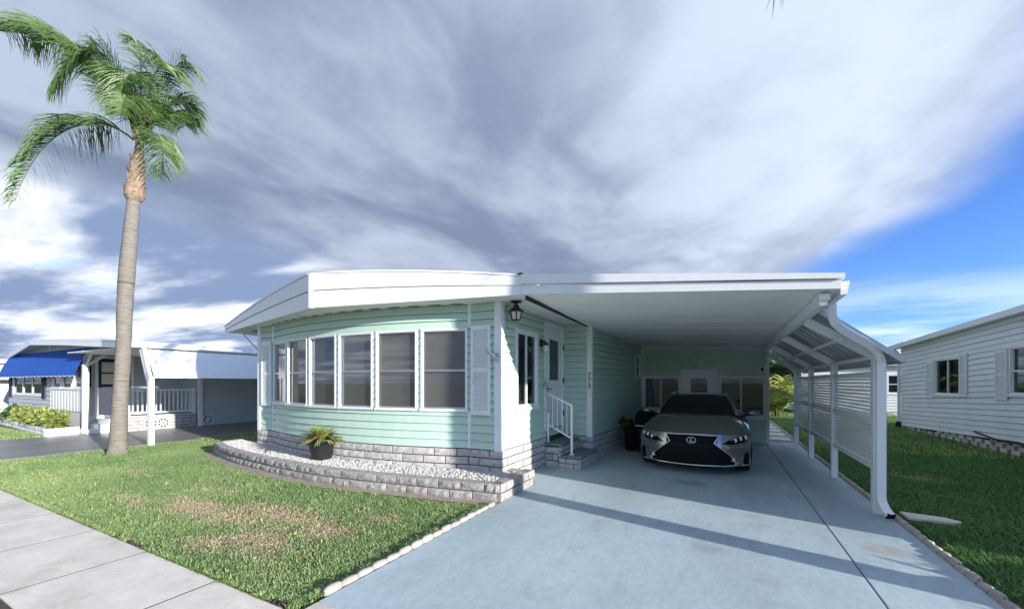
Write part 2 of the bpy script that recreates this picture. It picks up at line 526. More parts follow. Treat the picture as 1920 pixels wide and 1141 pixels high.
def rough_block(L, D, H, amp, seed, nx=5, nz=3):
    """split-face block: local x along the wall, front face at y=0 looking to -y, centred in x, base z=0"""
    rs = random.Random(seed)
    vs = []; fs = []
    for j in range(nz+1):
        for i in range(nx+1):
            edge = i in (0, nx) or j in (0, nz)
            y = -(0 if edge else rs.uniform(0.2, 1.0)*amp) + (rs.uniform(0, .25)*amp if edge else 0)
            vs.append((-L/2 + L*i/nx + (0 if edge else rs.uniform(-.3,.3)*L/nx*0.6), y, H*j/nz + (0 if edge else rs.uniform(-.3,.3)*H/nz*0.6)))
    k = len(vs)
    for j in range(nz):
        for i in range(nx):
            a = j*(nx+1)+i
            fs.append((a, a+1, a+nx+2, a+nx+1))
    vs += [(-L/2, D, 0), (L/2, D, 0), (L/2, D, H), (-L/2, D, H)]
    row = list(range(nx+1)); top = [nz*(nx+1)+i for i in range(nx+1)]
    fs.append(tuple(row[::-1]) + (k, k+1)); fs.append(tuple(top) + (k+2, k+3))
    fs.append(tuple([j*(nx+1) for j in range(nz+1)]) + (k+3, k)); fs.append(tuple([j*(nx+1)+nx for j in range(nz, -1, -1)]) + (k+1, k+2))
    fs.append((k+1, k, k+3, k+2))
    return B().add(vs, fs)

BLK = {}
def blocks(key, L, D, H, amp, m, count=7):
    if key not in BLK:
        BLK[key] = [rough_block(L, D, H, amp, hash_(key)+i).mesh(key, m) for i in range(count)]
    return BLK[key]
def hash_(s):
    return sum(ord(c)*(i+3) for i, c in enumerate(s))

def brick_run(name, parent, path, z0, courses, bl, bh, depth, key, m, amp=0.014, gap=0.017, out=0.05, start=0.0, half=True, dz=None, first=0):
    ms = blocks(key, bl-gap, depth, bh-gap, amp, m)
    for c in range(courses):
        q = start - (bl/2 if (half and (c+first) % 2) else 0)
        while q < path.len - 0.02:
            a, e = max(q, 0), min(q+bl, path.len)
            if e - a > 0.05:
                p, n = path.at((a+e)/2)
                w = p - n*(out + random.uniform(-.003, .003))
                M = fr(w.x, w.y, z0 + c*bh + (dz(w.x, w.y) if dz else 0), path.ang((a+e)/2)) @ Matrix.Diagonal((max(0.05, (e-a-gap)/(bl-gap)), 1, 1, 1))
                link(name, random.choice(ms), parent, M)
            q += bl

def window(parent, M, w, h, fw=0.06, proud=0.03, deep=0.06, rails=(0.5,), mullions=(), frame='white', pane='glass',
           blind=None, sill=True, sashw=0.035, name='window', sash='white', interior='dark', backing=None):
    """local x across, y into the wall, z up; origin at the window's centre"""
    b = B()
    b.box(-w/2, -w/2+fw, -proud, deep, -h/2, h/2)
    b.box(w/2-fw, w/2, -proud, deep, -h/2, h/2)
    b.box(-w/2+fw, w/2-fw, -proud, deep, h/2-fw, h/2)
    b.box(-w/2+fw, w/2-fw, -proud, deep, -h/2, -h/2+fw)
    f = b.build(name, frame, parent, M)
    if sill:
        box('sill', frame, f, -w/2-0.015, w/2+0.015, -proud-0.02, -proud-0.001, -h/2-0.012, -h/2+0.03, M)
    iw, ih = w/2-fw, h/2-fw
    xs = [-iw] + [(-0.5+q)*2*iw for q in mullions] + [iw]
    zs = [-ih] + [(-0.5+q)*2*ih for q in rails] + [ih]
    sb = B()
    for q in rails:
        z = (-0.5+q)*2*ih
        sb.box(-iw, iw, -proud*0.3, 0.03, z-sashw/2, z+sashw/2)
    for q in mullions:
        x = (-0.5+q)*2*iw
        sb.box(x-sashw/2, x+sashw/2, -proud*0.3+0.002, 0.032, -ih, ih)
    t = 0.018
    sb.box(-iw, -iw+t, -proud*0.2, 0.034, -ih, ih); sb.box(iw-t, iw, -proud*0.2, 0.034, -ih, ih)
    sb.box(-iw+t, iw-t, -proud*0.2, 0.034, ih-t, ih); sb.box(-iw+t, iw-t, -proud*0.2, 0.034, -ih, -ih+t*1.6)
    sb.build('sash', sash, f, M)
    for i in range(len(xs)-1):
        for j in range(len(zs)-1):
            box('pane', pane, f, xs[i], xs[i+1], 0.014+0.004*((i+j)%2), 0.0165+0.004*((i+j)%2), zs[j], zs[j+1], M)
    if blind:
        bb = B(); n = int(2*ih/0.045)
        for i in range(n):
            z = -ih + (i+0.5)*2*ih/n
            bb.hexa([(-iw+.01,.075,z-.016),(iw-.01,.075,z-.016),(iw-.01,.083,z-.020),(-iw+.01,.083,z-.020),
                     (-iw+.01,.090,z+.024),(iw-.01,.090,z+.024),(iw-.01,.094,z+.022),(-iw+.01,.094,z+.022)])
        tag(bb.build('blind', blind, f, M), kind='stuff')
    if backing:
        box('curtain', backing, f, -iw, iw, 0.16, 0.17, -ih, ih, M)
    if interior:
        box('reveal', interior, f, -iw, iw, 0.20, 0.21, -ih, ih, M)
    return f

def shutter(parent, M, w, h, m='white', slats=18):
    """louvred shutter: local origin centre, front to -y"""
    b = B(); st = 0.045
    b.box(-w/2, -w/2+st, -.03, 0, -h/2, h/2); b.box(w/2-st, w/2, -.03, 0, -h/2, h/2)
    for z in (-h/2, -0.03, h/2-0.07):
        b.box(-w/2+st, w/2-st, -.028, 0, z, z+0.07)
    b.box(-w/2+st, w/2-st, -.006, 0, -h/2+.07, h/2-.07)
    s = b.build('shutter', m, parent, M)
    sl = B()
    for (z0, z1) in ((-h/2+.07, -.03), (.04, h/2-.07)):
        n = max(3, int((z1-z0)/0.032))
        for i in range(n):
            z = z0 + (i+.15)*(z1-z0)/n; hh = (z1-z0)/n
            sl.hexa([(-w/2+st,-.026,z),(w/2-st,-.026,z),(w/2-st,-.007,z+hh*.55),(-w/2+st,-.007,z+hh*.55),
                     (-w/2+st,-.026,z+.006),(w/2-st,-.026,z+.006),(w/2-st,-.007,z+hh*.55+.006),(-w/2+st,-.007,z+hh*.55+.006)])
    tag(sl.build('louvre', m, s, M), kind='stuff')
    return s

def struct(o):
    o['kind'] = 'structure'
    return o

# ================================================================== SETTING
# ground sheet
gb = B()
gb.quad((-900,-900,-0.03),(900,-900,-0.03),(900,900,-0.03),(-900,900,-0.03))
struct(gb.build('ground', 'lawn'))

# driveway: dark joint bed with separate painted slabs
dw = struct(B().box(-2.62, 1.79, 1.9, 12.9, -0.028, -0.012).build('driveway', 'joint'))
def slab(parent, m, x0, x1, y0, y1, z=0.0, th=0.05, nm='slab', skew=0.0, bev=.006):
    o = B().hexa([(x0,y0,z-th),(x1,y0+skew,z-th),(x1,y1,z-th),(x0,y1,z-th),(x0,y0,z),(x1,y0+skew,z),(x1,y1,z),(x0,y1,z)]).build(nm, m, parent, bevel=bev)
    return o
B().prism([(-2.62,1.945),(1.045,1.945),(1.045,12.36),(-2.15,12.36),(-2.46,8.2),(-3.02,8.2),(-3.02,5.79),(-2.62,5.79)], -.05, 0).build('slab', 'driveway', dw, bevel=.006)
slab(dw, 'driveway', 1.056, 1.79, 1.945, 12.9)
# footpath along the street
sw = struct(B().box(-42, 14, 0.885, 1.755, -0.028, -0.0008).build('sidewalk', 'joint'))
x = -3.62
xs = [x]
while xs[-1] > -42: xs.append(xs[-1]-1.215)
xs = xs[::-1] + [-2.625]
while xs[-1] < 14: xs.append(xs[-1]+1.35)
for i, (a, b) in enumerate(zip(xs, xs[1:])):
    yb = 1.76 if b < -2.4 else (1.935 if a < 1.4 else 1.76)
    slab(sw, 'concrete', a+0.010, b-0.010, 0.88, yb, z=0.0, bev=0)
struct(box('street', 'asphalt', None, -200, 200, -7.5, 0.35, -0.027, -0.015))
struct(B().box(-42, 14, 0.36, 0.874, -0.026, -0.008).build('verge', 'soil'))
# neighbour's driveway
struct(box('neighbour_driveway', 'grey_drive', None, -18.0, -13.25, 1.77, 16, -0.026, -0.004))
# side path beyond the carport
path_o = struct(box('side_path', 'tan_strip', None, 1.12, 1.80, 12.93, 24.5, -0.026, -0.006))
for i in range(9):
    y = 13.25 + i*1.1
    slab(path_o, 'concrete', 1.18+random.uniform(0,.04), 1.70+random.uniform(0,.04), y, y+0.62, z=0.03, nm='stepping_stone')

# planter outline
PL = [(-10.45,5.02),(-9.7,4.76),(-8.9,4.58),(-8.1,4.45),(-7.3,4.36),(-6.6,4.30),(-6.0,4.275),(-5.4,4.29),(-4.7,4.36),(-3.75,4.50),(-2.64,4.69)]
strip = B()
sp = Path(PL)
for (a, b) in zip(range(len(PL)-1), range(1, len(PL))):
    p, q = sp.p[a], sp.p[b]; n, k = sp.nrm[a], sp.nrm[b]
    w0 = 0.20 if a < 8 else 0.17
    strip.quad((p.x-n.x*w0, p.y-n.y*w0, -0.006), (q.x-k.x*w0, q.y-k.y*w0, -0.006), (q.x+k.x*.1, q.y+k.y*.1, -0.006), (p.x+n.x*.1, p.y+n.y*.1, -0.006))
struct(strip.build('mowing_strip', 'tan_strip'))
bed = thing('planter_bed', 'curved split stone planter bed with white gravel along the green house front', 'planter', (-6, 4.6, 0))
brick_run('stone_block', bed, sp, -0.01, 2, 0.35, 0.128, 0.16, 'blk', 'stone', amp=0.02, out=0.0, first=1)
ps = Path([(-2.62,4.69),(-2.62,5.78)])
brick_run('stone_block', bed, ps, -0.01, 2, 0.35, 0.128, 0.16, 'blk', 'stone', amp=0.012, out=0.0, first=0)
pe = Path([(-10.45,5.60),(-10.45,5.02)])
brick_run('stone_block', bed, pe, -0.01, 2, 0.35, 0.128, 0.16, 'blk', 'stone', amp=0.02, out=0.0)
pr = Path([(-2.62,5.70),(-3.1,5.72)])
brick_run('stone_block', bed, pr, -0.01, 2, 0.35, 0.128, 0.14, 'blk', 'stone', amp=0.012, out=0.0)
inner = [(-10.36,5.08)] + [(p.x+n.x*0.09, p.y+n.y*0.09) for p, n in zip(sp.p[1:-1], sp.nrm[1:-1])] + [(-2.72,4.79),(-2.72,5.66),(-3.05,5.66),(-3.05,5.56),(-10.36,5.56)]
B().prism(inner, 0.0, 0.195).build('gravel_bed', 'soil', bed)

def in_poly(P, X, Y):
    c = np.zeros(len(X), bool)
    n = len(P)
    for i in range(n):
        x1, y1 = P[i]; x2, y2 = P[(i+1) % n]
        k = ((y1 > Y) != (y2 > Y)) & (X < (x2-x1)*(Y-y1)/((y2-y1) or 1e-9)+x1)
        c ^= k
    return c

def stones(name, m, parent, X, Y, Z, rmin, rmax):
    t = (1+5**.5)/2
    iv = np.array([(-1,t,0),(1,t,0),(-1,-t,0),(1,-t,0),(0,-1,t),(0,1,t),(0,-1,-t),(0,1,-t),(t,0,-1),(t,0,1),(-t,0,-1),(-t,0,1)], float)
    iv /= np.linalg.norm(iv[0])
    fi = np.array([(0,11,5),(0,5,1),(0,1,7),(0,7,10),(0,10,11),(1,5,9),(5,11,4),(11,10,2),(10,7,6),(7,1,8),(3,9,4),(3,4,2),(3,2,6),(3,6,8),(3,8,9),(4,9,5),(2,4,11),(6,2,10),(8,6,7),(9,8,1)])
    n = len(X)
    s = rng.uniform(rmin, rmax, (n,1,1))*rng.uniform(0.6, 1.3, (n,1,3))*np.array([1.15,1.0,0.7])
    V = iv[None]*s*rng.uniform(0.82, 1.15, (n,12,1))
    a = rng.uniform(0, 6.28, n)[:,None]
    vx = V[:,:,0]*np.cos(a)-V[:,:,1]*np.sin(a); vy = V[:,:,0]*np.sin(a)+V[:,:,1]*np.cos(a)
    V = np.stack([vx+X[:,None], vy+Y[:,None], V[:,:,2]+Z[:,None]], -1).reshape(-1,3)
    F = (fi[None]+(np.arange(n)*12)[:,None,None]).reshape(-1,3)
    return tri_mesh(name, V, F, m, parent)

def tri_mesh(name, V, F, m, parent=None, cols=None):
    me = bpy.data.meshes.new(name)
    me.vertices.add(len(V)); me.vertices.foreach_set('co', V.astype(np.float32).ravel())
    me.loops.add(len(F)*3); me.loops.foreach_set('vertex_index', F.astype(np.int32).ravel())
    me.polygons.add(len(F)); me.polygons.foreach_set('loop_start', np.arange(0, len(F)*3, 3, dtype=np.int32))
    me.update(calc_edges=True)
    me.materials.append(MATS[m])
    if cols is not None:
        at = me.color_attributes.new('Col', 'FLOAT_COLOR', 'POINT')
        at.data.foreach_set('color', np.concatenate([cols, np.ones((len(cols),1))], 1).astype(np.float32).ravel())
    return link(name, me, parent)

n = 26000
gx = rng.uniform(-10.5, -2.6, n); gy = rng.uniform(4.2, 5.7, n)
k = in_poly(inner, gx, gy)
gx, gy = gx[k], gy[k]
tag(stones('gravel', 'gravel', bed, gx, gy, 0.195+rng.uniform(0, 0.02, len(gx)), 0.012, 0.026), kind='stuff')
n = 5000
px = rng.uniform(1.13, 1.79, n); py = rng.uniform(12.95, 22, n)
tag(stones('path_gravel', 'gravel', path_o, px, py, rng.uniform(-0.01, 0.012, n), 0.012, 0.026), kind='stuff')

# scalloped concrete edging
def edging_mesh(L, seed, dark=False):
    rs = random.Random(seed)
    b = B()
    H = 0.038 + rs.uniform(-.006, .006); D = 0.048
    n = 6
    P = []
    for i in range(n+1):
        t = i/n
        x_ = -L/2 + L*t
        bul = math.sin(math.pi*t)
        zt = H*(0.72+0.28*bul**0.5)
        y0 = -0.012*bul; y1 = D+0.018*bul
        P.append([(x_, y0, -0.02), (x_, y0+0.012, zt*0.8), (x_, y0+0.035, zt), (x_, y1-0.02, zt), (x_, y1, zt*0.7), (x_, y1, -0.02)])
    vs = [q for r in P for q in r]; fs = []
    for i in range(n):
        for j in range(5):
            a = i*6+j
            fs.append((a, a+1, a+7, a+6))
    fs += [tuple(range(5,-1,-1)), tuple(n*6+j for j in range(6))]
    b.add([(y, x_, z) for (x_, y, z) in vs], fs)      # runs along local y
    return b.mesh('edging_block', 'edging', True)
EM = [edging_mesh(0.158, i) for i in range(5)]
def edging(label, x, y0, y1, flip, pitch=0.16):
    t = thing('garden_edging', label, 'edging', (x, y0, 0))
    y = y0
    while y < y1:
        link('edging_block', random.choice(EM), t, Matrix.Translation((x+random.uniform(-.004,.004), y+pitch/2, random.uniform(-.006,.004))) @ Matrix.Rotation(random.uniform(-.05,.05), 4, 'Z') @ Matrix.Diagonal((flip, 1, 1, 1)))
        y += pitch
edging('white scalloped concrete edging between front lawn and blue driveway', -2.635, 2.02, 4.5, -1)
edging('tan scalloped concrete edging between blue driveway and right lawn', 1.80, 2.0, 24, 1)
slab_o = B().prism([(1.95,6.60),(2.34,6.53),(2.44,6.42),(2.36,6.34),(1.95,6.36)], -0.02, 0.018).build('paving_slab', 'concrete', bevel=0.008)
tag(slab_o, 'flat concrete splash slab in grass beside the downspout foot', 'paving slab')

# ================================================================== MAIN HOUSE
house = thing('mobile_home', 'mint green mobile home with bowed window front and white roof fascia', 'house', (-6.2, 8, 0))
ZS, ZB = 2.868, 0.545      # soffit and bottom of siding
BOWL, BOWR = (-8.80, 5.44), (-3.61, 5.44)
def bow(x):
    cx = (BOWL[0]+BOWR[0])/2; hw = (BOWR[0]-BOWL[0])/2
    sag = 0.42
    Rr = (hw*hw+sag*sag)/(2*sag)
    return BOWL[1]-sag+Rr-math.sqrt(Rr*Rr-(x-cx)**2)
bpts = [(BOWL[0]+(BOWR[0]-BOWL[0])*i/24, 0) for i in range(25)]
bpts = [(x_, bow(x_)) for x_, _ in bpts]
p_bow = Path(bpts)
CL, CR = (-9.36, 5.44), (-3.05, 5.44)
p_fl = Path([CL, BOWL]); p_fr = Path([BOWR, CR])
D_ALC = 8.2
p_side = Path([CR, (-3.05, D_ALC)])
p_alc = Path([(-3.05, D_ALC), (-2.42, D_ALC)])
p_main = Path([(-2.42, D_ALC), (-2.09, 12.34), (-2.09, 16)])
p_left = Path([(-9.36, 16), CL])

NW = 6
pitch = p_bow.len/NW
WW, WZ0, WZ1 = pitch-0.085, 1.15, 2.475
wops = [(i*pitch+0.0425, i*pitch+0.0425+WW, WZ0+.03, WZ1-.03) for i in range(NW)]
wf = wall('front_wall', 'mint', house, p_bow, 0.2, ZS, [(a+.03, b-.03, c, d) for a, b, c, d in wops])
siding(wf, 'mint', p_bow, ZB, ZS, 18, wops)
for pth in (p_fl, p_fr):
    wq = wall('front_wall', 'mint', house, pth, 0.2, ZS)
    siding(wq, 'mint', pth, ZB, ZS, 18)
SO = [(0.52, 1.37, 1.16, 2.49), (1.72, 2.80, 0.66, 2.80)]
wsd = wall('side_wall', 'mint', house, p_side, 0.2, ZS, SO)
siding(wsd, 'mint', p_side, ZB, ZS, 18, SO)
wal = wall('alcove_wall', 'mint', house, p_alc, 0.2, ZS)
siding(wal, 'mint', p_alc, 0.49, ZS-.05, 18)
wmn = wall('long_wall', 'mint', house, p_main, 0.2, 2.85, [(3.38, 3.92, 1.72, 2.42)])
siding(wmn, 'mint', p_main, 0.49, 2.83, 18, [(3.38, 3.92, 1.72, 2.42)])
wlf = wall('left_wall', 'mint', house, p_left, 0.2, ZS)
siding(wlf, 'mint', p_left, ZB, ZS, 18)
wbk = wall('rear_wall', 'white', house, Path([(-2.09,16),(-9.36,16)]), 0.2, ZS)
box('floor', 'dark', house, -9.3, -3.2, 5.6, 15.9, 0.30, 0.34)
# corner boards and vertical trims
for (x0,x1,y0,y1,z0,z1) in ((-3.14,-3.022,5.405,5.53,ZB-.02,ZS), (-9.39,-9.29,5.405,5.53,ZB-.02,ZS),
                            (-3.635,-3.585,5.405,5.47,ZB,WZ0-.01), (-3.635,-3.585,5.405,5.47,WZ1+.01,ZS),
                            (-8.825,-8.775,5.405,5.47,ZB,WZ0-.01), (-8.825,-8.775,5.405,5.47,WZ1+.01,ZS),
                            (-2.50,-2.385,8.165,8.29,0.46,2.84)):
    box('corner_board', 'white', house, x0,x1,y0,y1,z0,z1)
box('corner_board', 'white', house, -2.10, -2.05, 12.25, 12.318, 0.0, 2.66)
# bow windows
for i in range(NW):
    q = (i+.5)*pitch
    p, nn = p_bow.at(q)
    window(house, fr(p.x, p.y, (WZ0+WZ1)/2, p_bow.ang(q)), WW+.012, WZ1-WZ0+.01, fw=0.029, proud=0.035, rails=(0.49,), pane='screen_glass', blind='blind', sash='steel')
shutter(house, fr(-3.385, 5.412, 1.80), 0.36, 1.42)
shutter(house, fr(-9.04, 5.412, 1.80), 0.36, 1.42)
# slider window and door in the side wall
window(house, fr(-3.05, 5.44+0.945, 1.825, R(90)), 0.90, 1.38, fw=0.06, proud=0.035, rails=(), mullions=(0.5,), backing=None)
box('curtain', 'curtain', house, -3.17, -3.16, 6.0, 6.37, 1.2, 2.46)
dM = fr(-3.05, 5.44+2.26, 0, R(90))
df = B()
df.box(-.54,-.45,-.035,.06,.66,2.80); df.box(.45,.54,-.035,.06,.66,2.80); df.box(-.45,.45,-.035,.06,2.70,2.80)
door = df.build('door', 'white', house, dM)
dl = B()
dl.box(-.45,-.30,.0,.04,.69,2.70); dl.box(.30,.45,.0,.04,.69,2.70); dl.box(-.30,.30,.0,.04,.69,1.62); dl.box(-.30,.30,.0,.04,2.50,2.70)
dl.build('door_leaf', 'white_gloss', door, dM)
lt = B(); lt.box(-.30,-.27,-.012,.03,1.62,2.50); lt.box(.27,.30,-.012,.03,1.62,2.50); lt.box(-.27,.27,-.012,.03,2.47,2.50); lt.box(-.27,.27,-.012,.03,1.62,1.65)
lt.build('pane_frame', 'white', door, dM)
box('pane', 'glass', door, -.27,.27,.012,.016,1.65,2.47, dM)
box('curtain', 'blind', door, -.28,.28,.05,.055,1.63,2.49, dM)
for z in (0.95, 1.65, 2.35):
    box('hinge', 'black_metal', door, .435,.465,-.05,-.036,z-.06,z+.06, dM)
h = B(); h.box(-.43,-.37,-.02,0,1.42,1.62); h.tube([(-.40,-.03,1.48),(-.40,-.07,1.48),(-.30,-.07,1.47)], .011)
h.build('handle', 'black_metal', door, dM)
# window on the long wall
p, nn = p_main.at(3.65)
window(house, fr(p.x, p.y, 2.07, p_main.ang(3.65)), 0.56, 0.72, fw=0.06, proud=0.03, rails=(0.5,))
# brick skirt
sk = B()
for pth in (p_fl, p_bow, p_fr, p_side, p_alc, p_main, p_left):
    pass
skirt = wall('brick_skirt', 'joint', house, Path([(-9.36,16), CL]+bpts+[CR,(-3.05,D_ALC)]), 0.0, 0.54, off=-0.03, th=0.1)
for pth in (p_fl, p_bow, p_fr):
    brick_run('brick', skirt, pth, 0.165, 3, 0.39, 0.127, 0.06, 'brk', 'brick', out=0.045)
brick_run('brick', skirt, Path([(-3.05,5.40),(-3.05,7.2)]), -0.085, 5, 0.39, 0.127, 0.06, 'brk', 'brick', out=0.045)
brick_run('brick', skirt, Path([(-9.36,9),(-9.36,5.40)]), -0.085, 5, 0.39, 0.127, 0.06, 'brk', 'brick', out=0.045)
skirt2 = wall('brick_skirt', 'joint', house, Path([(-3.0,D_ALC),(-2.42,D_ALC),(-2.09,12.34)]), 0.0, 0.485, off=-0.03, th=0.1)
brick_run('brick', skirt2, Path([(-3.0,D_ALC),(-2.38,D_ALC)]), -0.02, 4, 0.39, 0.127, 0.06, 'brk', 'brick', out=0.045)
brick_run('brick', skirt2, Path([(-2.42,D_ALC-.05),(-2.09,12.3)]), -0.02, 4, 0.39, 0.127, 0.06, 'brk', 'brick', out=0.045)

# house number
def text_mesh(s, size):
    cu = bpy.data.curves.new('txt', 'FONT'); cu.body = s; cu.size = size; cu.extrude = 0.004; cu.align_x = 'CENTER'; cu.align_y = 'CENTER'
    o = bpy.data.objects.new('txt', cu); COL.objects.link(o)
    dg = bpy.context.evaluated_depsgraph_get()
    me = bpy.data.meshes.new_from_object(o.evaluated_get(dg))
    bpy.data.objects.remove(o); bpy.data.curves.remove(cu)
    return me
for i, ch in enumerate("772"):
    me = text_mesh(ch, 0.135); me.materials.clear(); me.materials.append(MATS['dark'])
    link('number_digit', me, house, fr(-2.443, 8.160, 1.765-i*0.115) @ Matrix.Rotation(R(90), 4, 'X') @ Matrix.Diagonal((1.15, 1, 1, 1)))

# roof with a shallow prow
PRX, PRY = -6.15, 4.40
LX, LY = -11.05, 5.57
RX, RY = -2.53, 5.13
roof = B()
def roofz(x_):
    t = (x_-PRX)/(RX-PRX) if x_ > PRX else (x_-PRX)/(LX-PRX)
    e = 3.15 if x_ > PRX else 3.03
    return 3.46 - (3.46-e)*(0.35*t+0.65*t*t)
NX = 16
cols = []
for i in range(NX+1):
    x_ = LX + (RX-LX)*i/NX
    yf = PRY + (LY-PRY)*(x_-PRX)/(LX-PRX) if x_ < PRX else PRY + (RY-PRY)*(x_-PRX)/(RX-PRX)
    cols.append((x_, yf-.015, roofz(x_)))
for a, b in zip(cols, cols[1:]):
    roof.hexa([(a[0],a[1],a[2]-.03),(b[0],b[1],b[2]-.03),(b[0],16.4,b[2]-.03),(a[0],16.4,a[2]-.03),(a[0],a[1],a[2]),(b[0],b[1],b[2]),(b[0],16.4,b[2]),(a[0],16.4,a[2])])
rf = roof.build('roof', 'white', house)
B().add([(LX+.02,LY+.02,ZS),(PRX,PRY+.03,ZS),(RX,RY+.02,ZS),(RX,16.3,ZS),(LX+.02,16.3,ZS),(LX+.02,LY+.02,ZS+.015),(PRX,PRY+.03,ZS+.015),(RX,RY+.02,ZS+.015),(RX,16.3,ZS+.015),(LX+.02,16.3,ZS+.015)],
        [(0,4,3,2,1),(5,6,7,8,9)]).build('soffit', 'soffit', house)
def fascia(xa, xb, n=8):
    up = B(); lo = B()
    pts = []
    for i in range(n+1):
        x_ = xa + (xb-xa)*i/n
        yf = PRY + (LY-PRY)*(x_-PRX)/(LX-PRX) if x_ < PRX else PRY + (RY-PRY)*(x_-PRX)/(RX-PRX)
        zt = roofz(x_)-.035
        pts.append((x_, yf, zt, ZS-.006))
    for a, b in zip(pts, pts[1:]):
        am = a[3] + (a[2]-a[3])*.52; bm = b[3] + (b[2]-b[3])*.52
        up.hexa([(a[0],a[1]-.006,am),(b[0],b[1]-.006,bm),(b[0],b[1]+.05,bm),(a[0],a[1]+.05,am),(a[0],a[1]-.006,a[2]),(b[0],b[1]-.006,b[2]),(b[0],b[1]+.05,b[2]),(a[0],a[1]+.05,a[2])])
        lo.hexa([(a[0],a[1]+.014,a[3]),(b[0],b[1]+.014,b[3]),(b[0],b[1]+.05,b[3]),(a[0],a[1]+.05,a[3]),(a[0],a[1]+.010,am-.012),(b[0],b[1]+.010,bm-.012),(b[0],b[1]+.05,bm-.012),(a[0],a[1]+.05,am-.012)])
    up.build('fascia', 'white_gloss', rf); lo.build('fascia', 'white_gloss', rf)
fascia(LX, PRX-.03); fascia(PRX+.03, RX)
B().prism([(PRX-.05,PRY+.003),(PRX,PRY-.02),(PRX+.05,PRY-.004),(PRX+.05,PRY+.04),(PRX-.05,PRY+.04)], ZS-.012, 3.44).build('fascia_cap', 'white_gloss', rf)
# eave returns
B().hexa([(LX-.01,LY,ZS-.006),(LX+.04,LY,ZS-.006),(LX+.04,16.4,ZS-.006),(LX-.01,16.4,ZS-.006),(LX-.01,LY,2.99),(LX+.04,LY,2.99),(LX+.04,16.4,2.99),(LX-.01,16.4,2.99)]).build('fascia', 'white_gloss', rf)
box('ridge_cap', 'black_metal', rf, -2.58, -2.51, 5.10, 16.4, 3.142, 3.165)
st_ = B(); st_.bar((-10.35,5.55,ZS-.01),(-9.40,5.52,2.24),.02,.02); st_.build('eave_strut', 'steel', rf)
for i in range(14):
    q = 0.2+i*(p_bow.len-.4)/13
    p, nn = p_bow.at(q)
    box('soffit_vent', 'joint', rf, -.10,.10,-.005,.02,0,.006, fr(p.x-nn.x*.09, p.y-nn.y*.09, ZS-.008, p_bow.ang(q)))
box('soffit_vent', 'dark', rf, -10.2,-10.0,5.75,5.9,ZS-.012,ZS-.002)
# steps
stp = thing('entry_steps', 'white brick entry steps with grey treads under the green house door', 'steps', (-2.7, 7.6, 0))
box('step_core', 'joint', stp, -3.0, -2.73, 7.15, 8.12, 0, .40)
box('step_core', 'joint', stp, -2.729, -2.34, 7.15, 8.12, 0, .19)
brick_run('brick', stp, Path([(-3.0,7.15),(-2.73,7.15)]), .0, 3, 0.30, 0.130, 0.05, 'brs', 'brick', out=0.05)
brick_run('brick', stp, Path([(-2.70,7.10),(-2.70,8.12)]), .20, 2, 0.30, 0.10, 0.05, 'brs2', 'brick', out=0.02)
brick_run('brick', stp, Path([(-2.73,7.15),(-2.34,7.15)]), .0, 2, 0.30, 0.095, 0.05, 'brs2', 'brick', out=0.05)
brick_run('brick', stp, Path([(-2.33,7.10),(-2.33,8.14)]), .0, 2, 0.34, 0.095, 0.05, 'brs2', 'brick', out=0.03)
box('tread', 'step_paint', stp, -3.04, -2.645, 7.07, 8.14, .402, .45, bevel=.012)
box('tread', 'step_paint', stp, -2.66, -2.25, 7.07, 8.14, .195, .24, bevel=.012)
# railing
rl = thing('stair_railing', 'white metal stair railing beside the entry steps', 'railing', (-2.6, 7.2, 0))
b = B(); b.tube([(-2.50,7.22,.24),(-2.50,7.22,1.17),(-2.50,7.22,1.20)], [.024,.024,.010]); b.lathe([(.05,0),(.05,.012),(.03,.02)], (-2.50,7.22,.24)); b.build('post', 'white_gloss', rl)
b = B(); b.tube([(-2.98,7.22,.45),(-2.98,7.22,1.02)], .022); b.build('post', 'white_gloss', rl)
B().bar((-2.98,7.22,1.39),(-2.50,7.22,1.17),.024,.03).build('handrail', 'white_gloss', rl)
B().bar((-2.98,7.22,.79),(-2.50,7.22,.55),.02,.028).build('bottom_rail', 'white_gloss', rl)
for i in range(1,5):
    t = i/5; x_ = -2.98+.48*t
    b = B(); b.tube([(x_,7.22,.79-.24*t),(x_,7.22,1.39-.22*t)], .008, 6); b.build('baluster', 'white_gloss', rl)
# lamps
lp = thing('eave_lantern', 'black lantern with frosted glass hanging under the roof eave', 'lantern', (-2.86, 5.6, ZS))
LMt = Matrix.Translation((-2.83, 5.55, ZS-.002))
B().lathe([(0,0),(.085,0),(.085,-.018),(.05,-.03),(.022,-.035),(.022,-.06),(0.0,-.06)], n=14).build('canopy', 'black_metal', lp, LMt)
B().lathe([(.0,-.058),(.05,-.06),(.055,-.10),(.125,-.155),(.135,-.165),(.10,-.168),(0,-.168)], n=6).build('cap', 'black_metal', lp, LMt)
lg = B().lathe([(.092,-.168),(.066,-.285),(0,-.287)], n=6).build('lantern_glass', 'lamp_glass', lp, LMt)
b = B()
for k in range(6):
    a = 2*math.pi*k/6
    b.bar((.098*math.cos(a),.098*math.sin(a),-.166),(.070*math.cos(a),.070*math.sin(a),-.29),.013,.013)
b.lathe([(.0,-.296),(.072,-.296),(.076,-.285),(.06,-.283)], n=6)
b.build('cage', 'black_metal', lp, LMt)
sc_ = thing('wall_sconce', 'black wall lamp with white globe beside the side door', 'wall lamp', (-3.05, 6.97, 2.3))
SM = fr(-3.05, 6.97, 2.3, R(90))
b = B(); b.box(-.05,.05,-.05,-.02,-.02,.12); b.tube([(0,-.03,.06),(0,-.11,.08),(0,-.13,.03)], .018); b.lathe([(.0,.05),(.05,.045),(.055,.0)], (0,-.13,0), 10); b.build('bracket', 'black_metal', sc_, SM)
